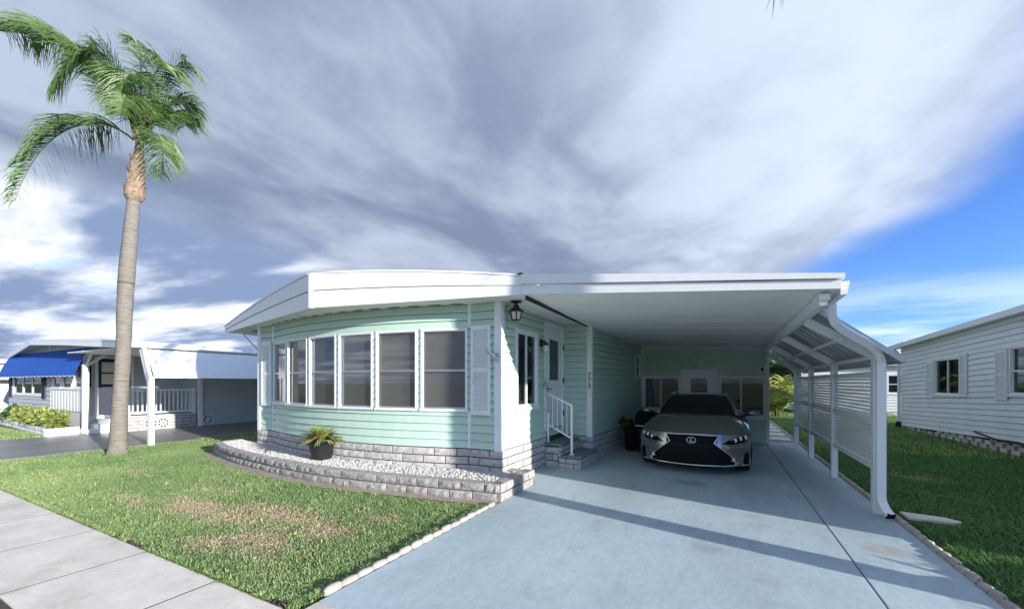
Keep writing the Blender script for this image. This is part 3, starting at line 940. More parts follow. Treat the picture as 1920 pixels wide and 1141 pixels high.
B().lathe([(.05,0),(.062,-.05),(.05,-.11),(.02,-.13),(0,-.132)], (0,-.13,0), 12).build('globe', 'lamp_glass', sc_, SM, smooth=True)
fb = thing('flagpole_bracket', 'grey flagpole bracket on the house corner board', 'bracket', (-3.1, 5.4, 2.0))
b = B(); b.box(-3.11,-3.05,5.385,5.402,1.93,2.06); b.tube([(-3.08,5.39,1.97),(-3.17,5.25,2.10)], .018); b.tube([(-3.16,5.29,2.05),(-3.24,5.29,2.10)], .008, 5); b.tube([(-3.16,5.26,2.09),(-3.22,5.24,2.13)], .008, 5)
b.build('bracket_arm', 'steel', fb)
wr = thing('door_ornament', 'small white flower ornament hanging left of the side door', 'ornament', (-3.02, 7.15, 1.6))
b = B()
for k in range(16):
    a = k*2.4; r_ = .015+.006*k
    c_ = Vector((-2.99+random.uniform(-.02,.03), 7.14+r_*math.cos(a), 1.60+r_*math.sin(a)))
    for j in range(5):
        e = Vector((random.uniform(0,1), random.uniform(-1,1), random.uniform(-1,1))).normalized()*.045
        f = e.cross(Vector((1,0.3,.2))).normalized()*.02
        b.quad(c_, c_+e*.5+f, c_+e, c_+e*.5-f)
b.build('petals', 'white', wr)

# rear room across the back of the carport (same building)
YB = 12.34
p_rear = Path([(-2.09, YB), (1.08, YB)])
def so(x0, x1, z0, z1): return (x0+2.09, x1+2.09, z0, z1)
RO = [so(-2.04,-1.03,.82,1.78), so(-1.02,-.08,.02,1.97), so(-.05,1.04,.66,1.78)]
wrr = wall('rear_room_wall', 'mint', house, p_rear, 0.0, 2.64, RO)
siding(wrr, 'mint', p_rear, 0.02, 2.62, 20, RO)
wall('rear_room_wall', 'mint', house, Path([(1.08,YB),(1.08,16.2),(-2.1,16.2)]), 0.0, 2.64)
box('rear_room_roof', 'white', house, -2.5, 1.2, 12.33, 16.4, 2.66, 2.74)
box('corner_board', 'white', house, 1.04, 1.115, YB-.03, YB+.05, 0, 2.62)
for (x0, x1, z0, z1) in ((-2.04,-1.03,.82,1.78), (-.05,1.04,.66,1.78)):
    window(house, fr((x0+x1)/2, YB, (z0+z1)/2), x1-x0+.02, z1-z0+.02, fw=0.05, proud=0.03, rails=(), mullions=(0.48,))
    box('curtain', 'curtain', house, x0+.06, x0+(x1-x0)*.46, YB+.13, YB+.14, z0+.05, z1-.05)
rM = fr(-.55, YB, 0)
b = B(); b.box(-.47,-.40,-.035,.06,0,1.97); b.box(.40,.47,-.035,.06,0,1.97); b.box(-.40,.40,-.035,.06,1.90,1.97)
d2 = b.build('door', 'white', house, rM)
b = B(); b.box(-.40,-.23,0,.04,.02,1.90); b.box(.23,.40,0,.04,.02,1.90); b.box(-.23,.23,0,.04,.02,1.28); b.box(-.23,.23,0,.04,1.73,1.90); b.build('door_leaf', 'white_gloss', d2, rM)
b = B(); b.box(-.25,-.21,-.015,0.0,1.26,1.75); b.box(.21,.25,-.015,0.0,1.26,1.75); b.box(-.21,.21,-.015,0.0,1.71,1.75); b.box(-.21,.21,-.015,0.0,1.26,1.30); b.build('pane_frame', 'white', d2, rM)
box('pane', 'glass', d2, -.21,.21,.012,.016,1.30,1.71, rM)
box('reveal', 'blind', d2, -.24,.24,.06,.065,1.25,1.76, rM)
fl = thing('floodlight', 'small twin floodlight above the carport rear door', 'floodlight', (-.54, YB, 2.18))
b = B(); b.lathe([(0,0),(.05,0),(.05,.02),(0,.02)]); b.build('base_plate', 'white', fl, Matrix.Translation((-.54,YB-.03,2.18)) @ Matrix.Rotation(R(90),4,'X'))
for s in (-1, 1):
    b = B(); b.tube([(-.54+s*.02,YB-.05,2.19),(-.54+s*.09,YB-.11,2.21),(-.54+s*.13,YB-.17,2.18)], [.012,.03,.05], 8); b.build('lamp_head', 'white', fl)
eb = thing('utility_box', 'small white electric box on the rear carport wall corner', 'utility box', (.95, YB, 1.95))
b = B(); b.box(.90,1.0,YB-.055,YB-.022,1.87,2.03); b.build('box_cover', 'white', eb)
box('box_window', 'dark', eb, .925,.975,YB-.060,YB-.0555,1.90,2.0)

B().bar((-2.09,YB-.035,2.645),(1.08,YB-.035,2.475),.03,.035).build('ceiling_trim', 'white', house)
B().bar((-2.385,8.25,2.77),(-2.06,12.28,2.655),.03,.035).build('ceiling_trim', 'white', house)
B().bar((-3.015,5.5,ZS-.02),(-3.015,8.15,ZS-.02),.02,.03).build('ceiling_trim', 'white', house)
# ================================================================== CARPORT
cp = thing('carport', 'white attached carport roof with side awning, posts and lattice screen', 'carport', (-.5, 8.5, 0))
CX0, CX1, CY0, CY1 = -2.50, 1.08, 5.15, 12.31
def cz(x_, y):
    tx = (x_-CX0)/(CX1-CX0); ty = (y-CY0)/(CY1-CY0)
    return (2.855*(1-tx)+2.555*tx)*(1-ty) + (2.68*(1-tx)+2.49*tx)*ty
NP = 18
for i in range(NP):
    a = CY0 + (CY1-CY0)*i/NP + .003; c = CY0 + (CY1-CY0)*(i+1)/NP - .003
    k = 0.004*(i % 2)
    B().hexa([(CX0,a,cz(CX0,a)+k),(CX1,a,cz(CX1,a)+k),(CX1,c,cz(CX1,c)+k),(CX0,c,cz(CX0,c)+k),
              (CX0,a,cz(CX0,a)+.1),(CX1,a,cz(CX1,a)+.1),(CX1,c,cz(CX1,c)+.1),(CX0,c,cz(CX0,c)+.1)]).build('roof_panel', 'soffit', cp)
B().hexa([(CX0,CY0,cz(CX0,CY0)+.11),(CX1,CY0,cz(CX1,CY0)+.11),(CX1,CY1,cz(CX1,CY1)+.11),(CX0,CY1,cz(CX0,CY1)+.11),
          (CX0,CY0,cz(CX0,CY0)+.13),(CX1,CY0,cz(CX1,CY0)+.13),(CX1,CY1,cz(CX1,CY1)+.13),(CX0,CY1,cz(CX0,CY1)+.13)]).build('roof_sheet', 'white', cp)
# front fascia: lower band and projecting lip
zl, zr = 2.862, 2.552
B().hexa([(RX-.0,5.13,zl),(1.08,5.13,zr),(1.08,5.17,zr),(RX,5.17,zl),(RX,5.13,zl+.13),(1.08,5.13,zr+.085),(1.08,5.17,zr+.085),(RX,5.17,zl+.13)]).build('fascia', 'white_gloss', cp)
B().hexa([(RX,5.105,zl+.145),(1.105,5.105,zr+.098),(1.105,5.18,zr+.098),(RX,5.18,zl+.145),(RX,5.105,zl+.285),(1.105,5.105,zr+.15),(1.105,5.18,zr+.15),(RX,5.18,zl+.285)]).build('fascia_lip', 'white_gloss', cp)
B().bar((-2.49,5.2,2.83),(-2.49,8.15,2.80),.03,.07).build('trim_strip', 'joint', cp)  # white trim coloured dark: its shading is put into the colour
# right gutter and beam
B().hexa([(1.085,5.19,2.50),(1.14,5.19,2.50),(1.14,12.4,2.44),(1.085,12.4,2.44),(1.085,5.19,2.635),(1.16,5.19,2.635),(1.16,12.4,2.575),(1.085,12.4,2.585)]).build('gutter', 'white_gloss', cp)
B().hexa([(.93,5.3,2.42),(1.0,5.3,2.42),(1.0,12.3,2.375),(.93,12.3,2.375),(.93,5.3,2.555),(1.0,5.3,2.555),(1.0,12.3,2.49),(.93,12.3,2.49)]).build('beam', 'white', cp)
box('beam_cap', 'white_gloss', cp, .92,1.01,5.24,5.297,2.47,2.53)
PD = [6.44, 8.55, 10.5, 12.4]
for i, y in enumerate(PD):
    w_ = .045 if i else .05
    box('post', 'white_gloss', cp, 1.70-w_, 1.70+w_, y-w_, y+w_, -.005, 1.90, bevel=.006)
    B().bar((.985,y,2.40),(1.72,y,1.90),.06,.10).build('rafter', 'white', cp)
b = B(); b.tube([(1.66,6.2,1.915),(1.66,12.6,1.90)], .028); b.build('purlin', 'white', cp)
b = B(); b.tube([(1.32,6.3,2.14),(1.32,12.5,2.12)], .022); b.build('purlin', 'white', cp)
# awning panels (pans with raised ribs) on the right slope
A0, A1 = Vector((1.04, 0, 2.45)), Vector((1.83, 0, 1.80))
na = (A1-A0).cross(Vector((0,1,0))).normalized()
if na.z < 0: na = -na
y = 6.16; npan = 21; pw = (12.66-6.16)/npan
prof = [(0,0),(.02,.03),(.05,.03),(.07,0),(.14,.002),(.16,.014),(.18,.002),(.25,0),(pw-.004,0)]
pb = B(); vs = []; fs = []
for (py_, ph) in prof:
    for e in (A0, A1):
        for th in (0, .004):
            q = e + na*(ph+th+.065); vs.append((q.x, py_, q.z))
for i in range(len(prof)-1):
    k = 4*i
    fs += [(k, k+4, k+6, k+2), (k+1, k+3, k+7, k+5), (k+2, k+6, k+7, k+3), (k, k+1, k+5, k+4)]
fs += [(0,2,3,1), (4*len(prof)-4, 4*len(prof)-3, 4*len(prof)-1, 4*len(prof)-2)]
am = pb.add(vs, fs).mesh('awning_panel', 'corrugated')
for i in range(npan):
    link('awning_panel', am, cp, Matrix.Translation((0, y+i*pw, 0)))
B().bar((1.06,6.15,2.50),(1.86,6.15,1.85),.02,.05).build('awning_edge', 'corrugated', cp)
B().bar((1.875,6.16,1.845),(1.875,12.66,1.845),.02,.04).build('awning_edge', 'corrugated', cp)
# lattice screens
def lattice(y0, y1, z0, z1, x_):
    b = B()
    n = int(round((z1-z0)/.052)); h = (z1-z0)/n
    for k in range(n): b.box(x_-.003, x_, y0, y1, z0+k*h+.0105, z0+k*h+h-.0105)
    n = int(round((y1-y0)/.066)); w_ = (y1-y0)/n
    for k in range(n): b.box(x_+.0005, x_+.0035, y0+k*w_+.019, y0+k*w_+w_-.019, z0, z1)
    return b
for i in range(3):
    y0, y1 = PD[i]+.058, PD[i+1]-.053
    lp_ = B()
    for z in (0.555, 1.14, 1.705):
        lp_.box(1.675, 1.725, y0, y1, z-.035, z+.035)
    fr_ = lp_.build('lattice_frame', 'white', cp)
    for (z0, z1) in ((.59,1.105),(1.175,1.67)):
        tag(lattice(y0, y1, z0, z1, 1.694).build('lattice', 'white', fr_), kind='stuff')
# downspout
ds = B()
ctl = [(1.13,5.80,2.58),(1.13,5.80,2.46),(1.135,5.81,2.38),(1.17,5.86,2.30),(1.24,5.93,2.24),(1.36,6.02,2.17),(1.50,6.11,2.09),(1.60,6.19,2.02),(1.67,6.25,1.94),(1.70,6.29,1.84),(1.705,6.30,1.70),(1.705,6.30,.95),(1.705,6.30,.24),(1.708,6.28,.17),(1.722,6.22,.10),(1.745,6.15,.05)]
ds.tube(ctl, .060, 4, flat=.82)
dso = ds.build('downspout', 'white_gloss', cp, bevel=.006)
B().bar((1.742,6.16,.056),(1.748,6.142,.046),.080,.062).build('spout_mouth', 'dark', dso)

# ================================================================== CAR
car = thing('parked_car', 'grey sports coupe with black spindle grille parked under the carport', 'car', (-.46, 9.5, 0))
CM = Matrix.Translation((-.46, 7.58, 0))
HW = .92
def FS(x_, z):
    t = abs(x_)/HW
    return .02 + .44*t**2.6 + .16*max(0, z-.50)**1.2*2.0 + .10*max(0, .34-z)
def ztop(x_): return .715 - .035*(abs(x_)/HW)**2
def grid(nx, ny, fn, name, m, parent, smooth=True, sub=0):
    b = B()
    vs = [fn(i/nx, j/ny) for j in range(ny+1) for i in range(nx+1)]
    fs = [(j*(nx+1)+i, j*(nx+1)+i+1, (j+1)*(nx+1)+i+1, (j+1)*(nx+1)+i) for j in range(ny) for i in range(nx)]
    return b.add(vs, fs).build(name, m, parent, CM, smooth=smooth)
def f_fascia(a, c):
    x_ = (a*2-1)*HW; z = .17 + (ztop(x_)-.17)*c
    return (x_, FS(x_, z), z)
body = grid(28, 12, f_fascia, 'body', 'car_paint', car)
def hood_pt(x_, t):
    y0 = FS(x_, ztop(x_)); y1 = 1.30 + .16*(abs(x_)/HW)**2
    y = y0 + (y1-y0)*t
    z0 = ztop(x_)
    zc = .985 - .155*(abs(x_)/HW)**5 - .02*(abs(x_)/HW)**2
    z = z0 + (zc-z0)*(1-(1-t)**1.55)
    z += .018*math.exp(-((abs(x_)-.60)/.07)**2)*min(1, 2*t)      # crease
    return (x_, y, z)
grid(28, 12, lambda a, c: hood_pt((a*2-1)*HW, c), 'hood', 'car_paint', car)
for s in (-1, 1):
    def f_side(a, c, s=s):
        t = a
        if t < .25:
            q = hood_pt(HW, t/.25); y = q[1]; zt = q[2]
        else:
            y = 1.46 + (4.62-1.46)*(t-.25)/.75
            zt = .83 + .09*math.sin(math.pi*min(1, (t-.25)/.75*1.1)*.6)
        zb = .17 + .06*t
        z = zb + (zt-zb)*c
        x_ = HW + .018*math.sin(math.pi*c) - .05*max(0, (t-.8)/.2)**2 - (.0 if c > .05 else .02)
        if c >= .999: x_ = HW
        return (s*x_, y, z)
    grid(26, 7, f_side, 'side_panel', 'car_paint', car)
def f_deck(a, c):
    x_ = (a*2-1)*HW; y = 1.46 + (4.62-1.46)*c
    zt = .83 + .09*math.sin(math.pi*min(1, c*1.1)*.6)
    return (x_ if abs(x_) < HW-.01 else math.copysign(HW - .05*max(0,(c-.733)/.267)**2, x_), y-.0, zt + .13*(1-(abs(x_)/HW)**3))
grid(16, 12, f_deck, 'deck', 'car_paint', car)
box('rear_panel', 'car_paint', car, -.85, .85, 4.58, 4.62, .25, .93, CM)
box('underbody', 'car_black', car, -.80, .80, .42, 4.5, .15, .30, CM)
# greenhouse
def ws(a, c):
    k = a*2-1
    xb, xt = .735, .545
    x_ = k*(xb+(xt-xb)*c)
    y = (1.27+.25*k*k) + ((2.13+.10*k*k)-(1.27+.25*k*k))*c
    z = .965-.012*k*k + (1.352-.03*k*k-.965)*math.sin(c*math.pi/2*.86)/math.sin(math.pi/2*.86)
    return (x_, y, z)
grid(14, 8, ws, 'windshield', 'car_glass', car)
def rfp(a, c):
    k = a*2-1
    y = 2.13+.10*k*k + 1.2*c
    return (k*(.545+.01*math.sin(math.pi*c)), y, 1.352-.03*k*k + .038*math.sin(c*math.pi*.75) - .05*max(0,c-.6))
grid(12, 8, rfp, 'roof', 'car_paint', car)
def rearw(a, c):
    k = a*2-1
    p0 = rfp(a, 1)
    return (p0[0]*(1-c)+k*.66*c, p0[1]+1.0*c, p0[2]*(1-c)+.98*c)
grid(8, 5, rearw, 'rear_window', 'car_glass', car)
for s in (-1, 1):
    def sg(a, c, s=s):
        y0 = 1.56; yy = y0+(4.2-y0)*a
        tt = min(1, max(0, (yy-2.23)/1.1))
        if yy < 2.23: top = ws(1 if s > 0 else 0, (yy-1.52)/(2.23-1.52))
        elif yy < 3.43: top = rfp(1 if s > 0 else 0, tt)
        else: top = rearw(1 if s > 0 else 0, (yy-3.43)/.95)
        bx, bz = s*.80, .935
        return (bx+(top[0]-bx)*c, yy, bz+(top[2]-bz)*c)
    grid(16, 3, sg, 'side_window', 'car_glass', car)
    pts = [ws(1 if s > 0 else 0, q/8) for q in range(9)] + [rfp(1 if s > 0 else 0, q/6) for q in range(1, 7)]
    b = B(); b.tube([(p[0]+s*.004, p[1], p[2]+.004) for p in pts], .030, 8); b.build('pillar', 'car_paint', car, CM, smooth=True)
    # wheels
    for y in (.95, 3.68):
        wM = CM @ Matrix.Translation((s*.805, y, .332)) @ Matrix.Rotation(R(90)*s, 4, 'Y')
        ty = B().lathe([(.225,-.115),(.31,-.115),(.334,-.09),(.336,.09),(.318,.118),(.235,.122)], n=28).build('tyre', 'rubber', car, wM, smooth=True)
        b = B(); b.lathe([(.235,.10),(.225,.06),(.0,.05)], n=24)
        for q in range(10):
            a = 2*math.pi*q/10
            b.bar((.05*math.cos(a),.05*math.sin(a),.095),(.225*math.cos(a),.225*math.sin(a),.105),.035,.02)
        b.lathe([(.0,.105),(.05,.105),(.055,.09)], n=12)
        b.build('rim', 'chrome', ty, wM)
        ar = B(); vs = []; fs = []
        for q in range(17):
            a = math.pi*q/16
            for r_ in (.355, .375):
                vs.append((s*(HW+.024), y+r_*math.cos(a), .32+r_*math.sin(a)))
        for q in range(16): fs.append((2*q, 2*q+1, 2*q+3, 2*q+2))
        vs2 = [(s*(HW+.021), y+.358*math.cos(math.pi*q/16), .32+.358*math.sin(math.pi*q/16)) for q in range(17)] + [(s*(HW+.021), y-.358, .14), (s*(HW+.021), y+.358, .14)]
        ar.add(vs, fs); ar.build('wheel_arch', 'car_paint', car, CM)
        B().add(vs2, [tuple(range(19))]).build('wheel_well', 'car_black', car, CM)
    # mirror
    b = B()
    mv = []
    for j in range(7):
        t = j/6; rr = math.sin(math.pi*(.12+.82*t))
        for q in range(10):
            a = 2*math.pi*q/10
            mv.append((s*(.93+.22*t), 1.70+.05*t+.075*rr*math.cos(a), .985+.035*t+.068*rr*math.sin(a)))
    fs = [(j*10+q, j*10+(q+1)%10, (j+1)*10+(q+1)%10, (j+1)*10+q) for j in range(6) for q in range(10)] + [tuple(range(9,-1,-1)), tuple(range(60,70))]
    b.add(mv, fs).build('mirror', 'car_paint', car, CM, smooth=True)
    B().bar((s*.80,1.70,.92),(s*.96,1.72,.97),.05,.04).build('mirror_arm', 'car_black', car, CM)
def on_front(poly, off, name, m, parent, sub=6):
    """polygon in (x,z) laid on the nose with its own thickness"""
    n = len(poly)
    pts = []
    for i in range(n):
        (x0, z0), (x1, z1) = poly[i], poly[(i+1) % n]
        for k in range(sub): pts.append((x0+(x1-x0)*k/sub, z0+(z1-z0)*k/sub))
    bm = bmesh.new()
    vv = [bm.verts.new((x_, 0, z)) for x_, z in pts]
    f = bm.faces.new(vv)
    bmesh.ops.triangulate(bm, faces=[f])
    for _ in range(2):
        bmesh.ops.subdivide_edges(bm, edges=[e for e in bm.edges if e.calc_length() > .07], cuts=1, use_grid_fill=False)
        bmesh.ops.triangulate(bm, faces=bm.faces[:])
    for v_ in bm.verts:
        v_.co.y = FS(v_.co.x, v_.co.z) - off
    bmesh.ops.recalc_face_normals(bm, faces=bm.faces[:])
    me = bpy.data.meshes.new(name); bm.to_mesh(me); bm.free()
    me.materials.append(MATS[m])
    return link(name, me, parent, CM)
def line_front(pts, off, r_, name, m, parent, closed=False):
    P = []
    pp = pts + ([pts[0]] if closed else [])
    for (x0, z0), (x1, z1) in zip(pp, pp[1:]):
        k = max(2, int(math.hypot(x1-x0, z1-z0)/.05))
        for q in range(k): P.append((x0+(x1-x0)*q/k, z0+(z1-z0)*q/k))
    P.append(pp[-1])
    b = B(); b.tube([(x_, FS(x_, z)-off, z) for x_, z in P], r_, 6)
    return b.build(name, m, parent, CM, smooth=True)
GH = [(.0,.695),(.425,.690),(.355,.565),(.60,.365),(.685,.215),(.55,.195),(0,.19)]
GP = GH + [(-x_, z) for x_, z in GH[-2:0:-1]]
gr = on_front(GP, .006, 'grille', 'car_black', car)
line_front([(-.685,.215),(-.60,.365),(-.355,.565),(-.425,.692),(0,.700),(.425,.692),(.355,.565),(.60,.365),(.685,.215)], .012, .011, 'grille_trim', 'chrome', gr)
line_front([(-.66,.20),(-.55,.185),(0,.178),(.55,.185),(.66,.20)], .014, .012, 'lip_trim', 'chrome', gr)
b = B()
for k in range(9):
    z = .25 + k*.036
    hw = .64-.75*(z-.215) if z < .565 else .36
    b.tube([(x_, FS(x_, z)-.010, z) for x_ in np.linspace(-hw, hw, 9)], .004, 4)
b.build('grille_mesh', 'rubber', gr, CM)
box('grille_bar', 'rubber', gr, -.36, .36, .0, .012, .515, .53, CM)
# emblem: oval ring with a slanted L
b = B(); em = [(.072*math.cos(a), .05*math.sin(a)+.605) for a in np.linspace(0, 2*math.pi, 25)]
b.tube([(x_, FS(x_, z)-.022, z) for x_, z in em], .0065, 6)
b.tube([(.008,FS(0,.64)-.022,.645),(-.022,FS(0,.6)-.022,.585)], .008, 6); b.tube([(-.026,FS(0,.6)-.022,.583),(.055,FS(0,.6)-.022,.583)], .008, 6)
b.build('emblem', 'chrome', gr, CM, smooth=True)
for s in (-1, 1):
    hl = on_front([(s*.455,.535),(s*.62,.515),(s*.845,.555),(s*.908,.712),(s*.74,.690),(s*.58,.622)], .006, 'headlight', 'car_black', car)
    for (x_, z) in ((.825,.655),(.745,.640),(.665,.615)):
        b = B(); b.lathe([(.0,.0),(.038,.002),(.043,.010),(.040,.018)], n=12)
        b.build('lamp_lens', 'lens', hl, CM @ Matrix.Translation((s*x_, FS(x_, z)-.008, z)) @ Matrix.Rotation(R(90), 4, 'X'))
    line_front([(s*.48,.540),(s*.62,.532),(s*.82,.570),(s*.885,.69)], .012, .007, 'lamp_trim', 'chrome', hl)
    line_front([(s*.60,.616),(s*.74,.682),(s*.895,.706)], .010, .005, 'lamp_trim', 'chrome', hl)
    b = B(); b.lathe([(.0,.0),(.020,.0),(.026,.012),(.034,.012),(.036,.0)], n=14)
    b.build('fog_lamp', 'chrome', car, CM @ Matrix.Translation((s*.635, FS(.635,.30)-.008, .30)) @ Matrix.Rotation(R(90), 4, 'X'))
    on_front([(s*.80,.20),(s*.885,.20),(s*.89,.36),(s*.845,.42),(s*.815,.36)], .005, 'side_intake', 'car_black', car, 3)
    line_front([(s*.665,.20),(s*.72,.235),(s*.66,.26)], .012, .012, 'bumper_trim', 'chrome', car)
    line_front([(s*.78,.19),(s*.86,.185),(s*.905,.20)], .006, .010, 'bumper_trim', 'chrome', car)
b = B()
for x0 in (-.45, .1): b.bar((x0,1.30,.985),(x0+.42,1.34,.99),.012,.012)
b.build('wiper', 'rubber', car, CM)

# things standing by the wall
gc = thing('covered_grill', 'black covered barbecue grill beside the carport wall left of the car', 'grill', (-1.55, 9.75, 0))
b = B(); vs = []; fs = []
rs = random.Random(3)
lev = [(0,.26,.24),(.25,.27,.25),(.50,.29,.26),(.74,.32,.28),(.85,.30,.26),(.94,.20,.20),(.97,.05,.05)]
for z, rx, ry in lev:
    for q in range(16):
        a = 2*math.pi*q/16
        k = 1+rs.uniform(-.06,.06)
        sx = math.copysign(abs(math.cos(a))**.6, math.cos(a)); sy = math.copysign(abs(math.sin(a))**.6, math.sin(a))
        vs.append((-1.55+rx*.8*sx*k, 9.75+ry*sy*k, z+rs.uniform(-.015,.015) if 0 < z < 1 else z))
fs = [(j*16+q, j*16+(q+1)%16, (j+1)*16+(q+1)%16, (j+1)*16+q) for j in range(len(lev)-1) for q in range(16)] + [tuple(range(6*16, 7*16))]
b.add(vs, fs).build('cover', 'dark', gc, smooth=True)
b = B(); b.tube([(-1.36,9.42,.62),(-1.75,9.42,.62)], .014); b.build('handle', 'steel', gc)
bn = thing('refuse_bag', 'small black sack standing left of the covered grill by the brick skirt', 'bag', (-1.90, 9.70, 0))
b = B(); vs = []
lev = [(0,.10),(.10,.14),(.38,.13),(.60,.11),(.68,.05),(.73,.07)]
for z, r_ in lev:
    for q in range(12):
        a = 2*math.pi*q/12
        vs.append((-1.90+r_*math.cos(a)*(1+rs.uniform(-.12,.12)), 9.70+r_*math.sin(a)*(1+rs.uniform(-.12,.12)), z))
fs = [(j*12+q, j*12+(q+1)%12, (j+1)*12+(q+1)%12, (j+1)*12+q) for j in range(5) for q in range(12)] + [tuple(range(60,72))]
b.add(vs, fs).build('sack', 'dark', bn, smooth=True)

# ================================================================== LEFT NEIGHBOUR
nb = thing('neighbour_home', 'grey sided neighbouring mobile home with carport beyond the palm tree', 'house', (-20, 8, 0))
NF = 5.0
p_nf = Path([(-25.9,NF),(-21.05,NF)])
NO = [(.55, 4.0, 1.12, 2.02)]
w1 = wall('front_wall', 'white', nb, p_nf, .1, 2.75, NO)
siding(w1, 'grey_siding', p_nf, .50, 2.75, 14, NO)
window(nb, fr(-23.62, NF, 1.57), 3.47, .92, fw=.07, rails=(), mullions=(.333,.667), sashw=.10, blind=None)
for x_ in (-25.55, -21.65):
    shutter(nb, fr(x_, NF-.03, 1.55), .34, 1.05, 'navy')
# screened corner: white board dado with window openings above
p_np = Path([(-21.05,NF),(-18.0,NF)])
PO = [(.22,1.0,1.42,2.2),(1.17,1.95,1.42,2.2),(2.12,2.85,1.42,2.2)]
w2 = wall('porch_wall', 'white', nb, p_np, .1, 2.75, PO)
for k in range(22):
    x_ = -21.0+k*.137
    box('dado_board', 'white', w2, x_+.004, x_+.133, NF-.018-.004*(k % 2), NF+.006, .66, 1.36)
box('dado_rail', 'white', w2, -21.05, -18.0, NF-.05, NF+.004, 1.362, 1.415)
for a, b_, c, d in PO:
    window(nb, fr(-21.05+(a+b_)/2, NF, 1.81), b_-a+.02, .79, fw=.03, rails=(), pane='screen_glass', sill=False)
# porch behind the steps
p_pw = Path([(-18.6,NF+.1),(-18.6,7.8)])
w3 = wall('porch_wall', 'white', nb, p_pw, .1, 2.7, [(.3,1.3,.5,2.5)])
siding(w3, 'grey_siding', p_pw, .5, 2.7, 14, [(.3,1.3,.5,2.5)])
nM = fr(-18.6, 5.9, 0, R(90))
b = B(); b.box(-.5,-.42,-.04,.05,.5,2.5); b.box(.42,.5,-.04,.05,.5,2.5); b.box(-.42,.42,-.04,.05,2.42,2.5)
nd = b.build('door', 'white', nb, nM)
b = B(); b.box(-.42,-.33,0,.04,.5,2.42); b.box(.33,.42,0,.04,.5,2.42); b.box(-.33,.33,0,.04,.5,1.55); b.box(-.33,.33,0,.04,2.3,2.42); b.box(-.33,.33,0,.04,1.9,1.95)
b.build('door_leaf', 'navy', nd, nM)
box('pane', 'lamp_glass', nd, -.33,.33,.012,.02,1.55,2.30, nM)
w3b = wall('porch_wall', 'white', nb, Path([(-18.6,7.8),(-17.2,7.8)]), .1, 2.7)
siding(w3b, 'grey_siding', Path([(-18.6,7.8),(-17.2,7.8)]), .5, 2.7, 14)
box('porch_floor', 'grey_siding', nb, -18.6,-17.2,5.62,7.8,.44,.50)
box('porch_base', 'joint', nb, -18.55,-17.24,5.66,7.8,0,.44)
p_ps = Path([(-17.2,5.62),(-17.2,7.72)])
brick_run('stone', nb, p_ps, .0, 4, .42, .11, .05, 'nst', 'brick', out=.0)
def vent_block(x_, y):
    b = B()
    s = .16
    for (a, c) in (((-s,-s),(s,s)),((-s,s),(s,-s)),((0,-s),(0,s)),((-s,0),(s,0))):
        b.bar((x_+.03,y+a[0],.22+a[1]),(x_+.03,y+c[0],.22+c[1]),.03,.035)
    for (a, c) in (((-s,-s),(s,-s)),((-s,s),(s,s)),((-s,-s),(-s,s)),((s,-s),(s,s))):
        b.bar((x_+.028,y+a[0],.22+a[1]),(x_+.028,y+c[0],.22+c[1]),.03,.03)
    o = b.build('vent_block', 'white', nb)
    box('vent_hole', 'dark', o, x_+.004, x_+.012, y-s, y+s, .22-s, .22+s)
for y in (6.35, 6.69): vent_block(-17.2+.03, y)
brick_run('stone', nb, Path([(-18.3,5.62),(-17.3,5.62)]), .0, 4, .42, .11, .05, 'nst', 'brick', out=.0)
for k in range(3):
    y0 = 4.88+.25*k; z = .14*(k+1)
    box('step', 'white', nb, -18.35,-17.42, y0, y0+.25 if k < 2 else 5.60, 0, z, bevel=.01)
# porch railing
rn = B()
rn.box(-17.24,-17.16,5.72,5.82,.5,1.42); rn.box(-17.24,-17.16,7.56,7.66,.5,1.42)
rn.box(-17.22,-17.18,5.82,7.56,1.32,1.38); rn.box(-17.22,-17.18,5.82,7.56,.56,.62)
rn = rn.build('porch_railing', 'white_gloss', nb)
for k in range(14):
    y = 5.9+k*.123
    box('baluster', 'white_gloss', rn, -17.215,-17.185,y-.018,y+.018,.621,1.319)
# long side wall under the carport
p_nl = Path([(-17.2,7.85),(-17.2,16)])
w4 = wall('side_wall', 'white', nb, p_nl, 0, 2.6)
siding(w4, 'grey_siding', p_nl, .28, 2.6, 17)
box('side_skirt', 'grey_siding', nb, -17.18,-17.16,7.9,16,0,.275)
for y in (8.05, 10.0, 10.34, 10.68): vent_block(-17.17, y)
box('post', 'white_gloss', nb, -17.2,-17.08,7.74,7.86,0,2.55)
# carport posts with braces
for (x_, y, z) in ((-17.80,4.94,2.62),(-13.07,4.84,1.75)):
    box('post', 'white_gloss', nb, x_-.055,x_+.055,y-.055,y+.055,-.01,z)
B().bar((-17.8,4.94,2.1),(-17.2,4.94,2.58),.06,.08).build('brace', 'white', nb)
B().bar((-17.8,4.94,2.1),(-17.8,5.5,2.58),.06,.08).build('brace', 'white', nb)
# roof
npts = [(-26.1,5.0,2.74),(-25.4,4.92,2.80),(-21.1,4.55,3.10),(-17.5,4.5,2.93),(-13.45,4.45,2.68)]
b = B()
for a, c in zip(npts, npts[1:]):
    b.hexa([(a[0],a[1],a[2]-.05),(c[0],c[1],c[2]-.05),(c[0],16.5,c[2]-.05),(a[0],16.5,a[2]-.05),(a[0],a[1],a[2]),(c[0],c[1],c[2]),(c[0],16.5,c[2]),(a[0],16.5,a[2])])
nr = b.build('roof', 'white', nb)
b = B()
for a, c in zip(npts, npts[1:]):
    b.hexa([(a[0],a[1]-.03,a[2]-.20),(c[0],c[1]-.03,c[2]-.20),(c[0],c[1]+.04,c[2]-.20),(a[0],a[1]+.04,a[2]-.20),(a[0],a[1]-.03,a[2]-.06),(c[0],c[1]-.03,c[2]-.06),(c[0],c[1]+.04,c[2]-.06),(a[0],a[1]+.04,a[2]-.06)])
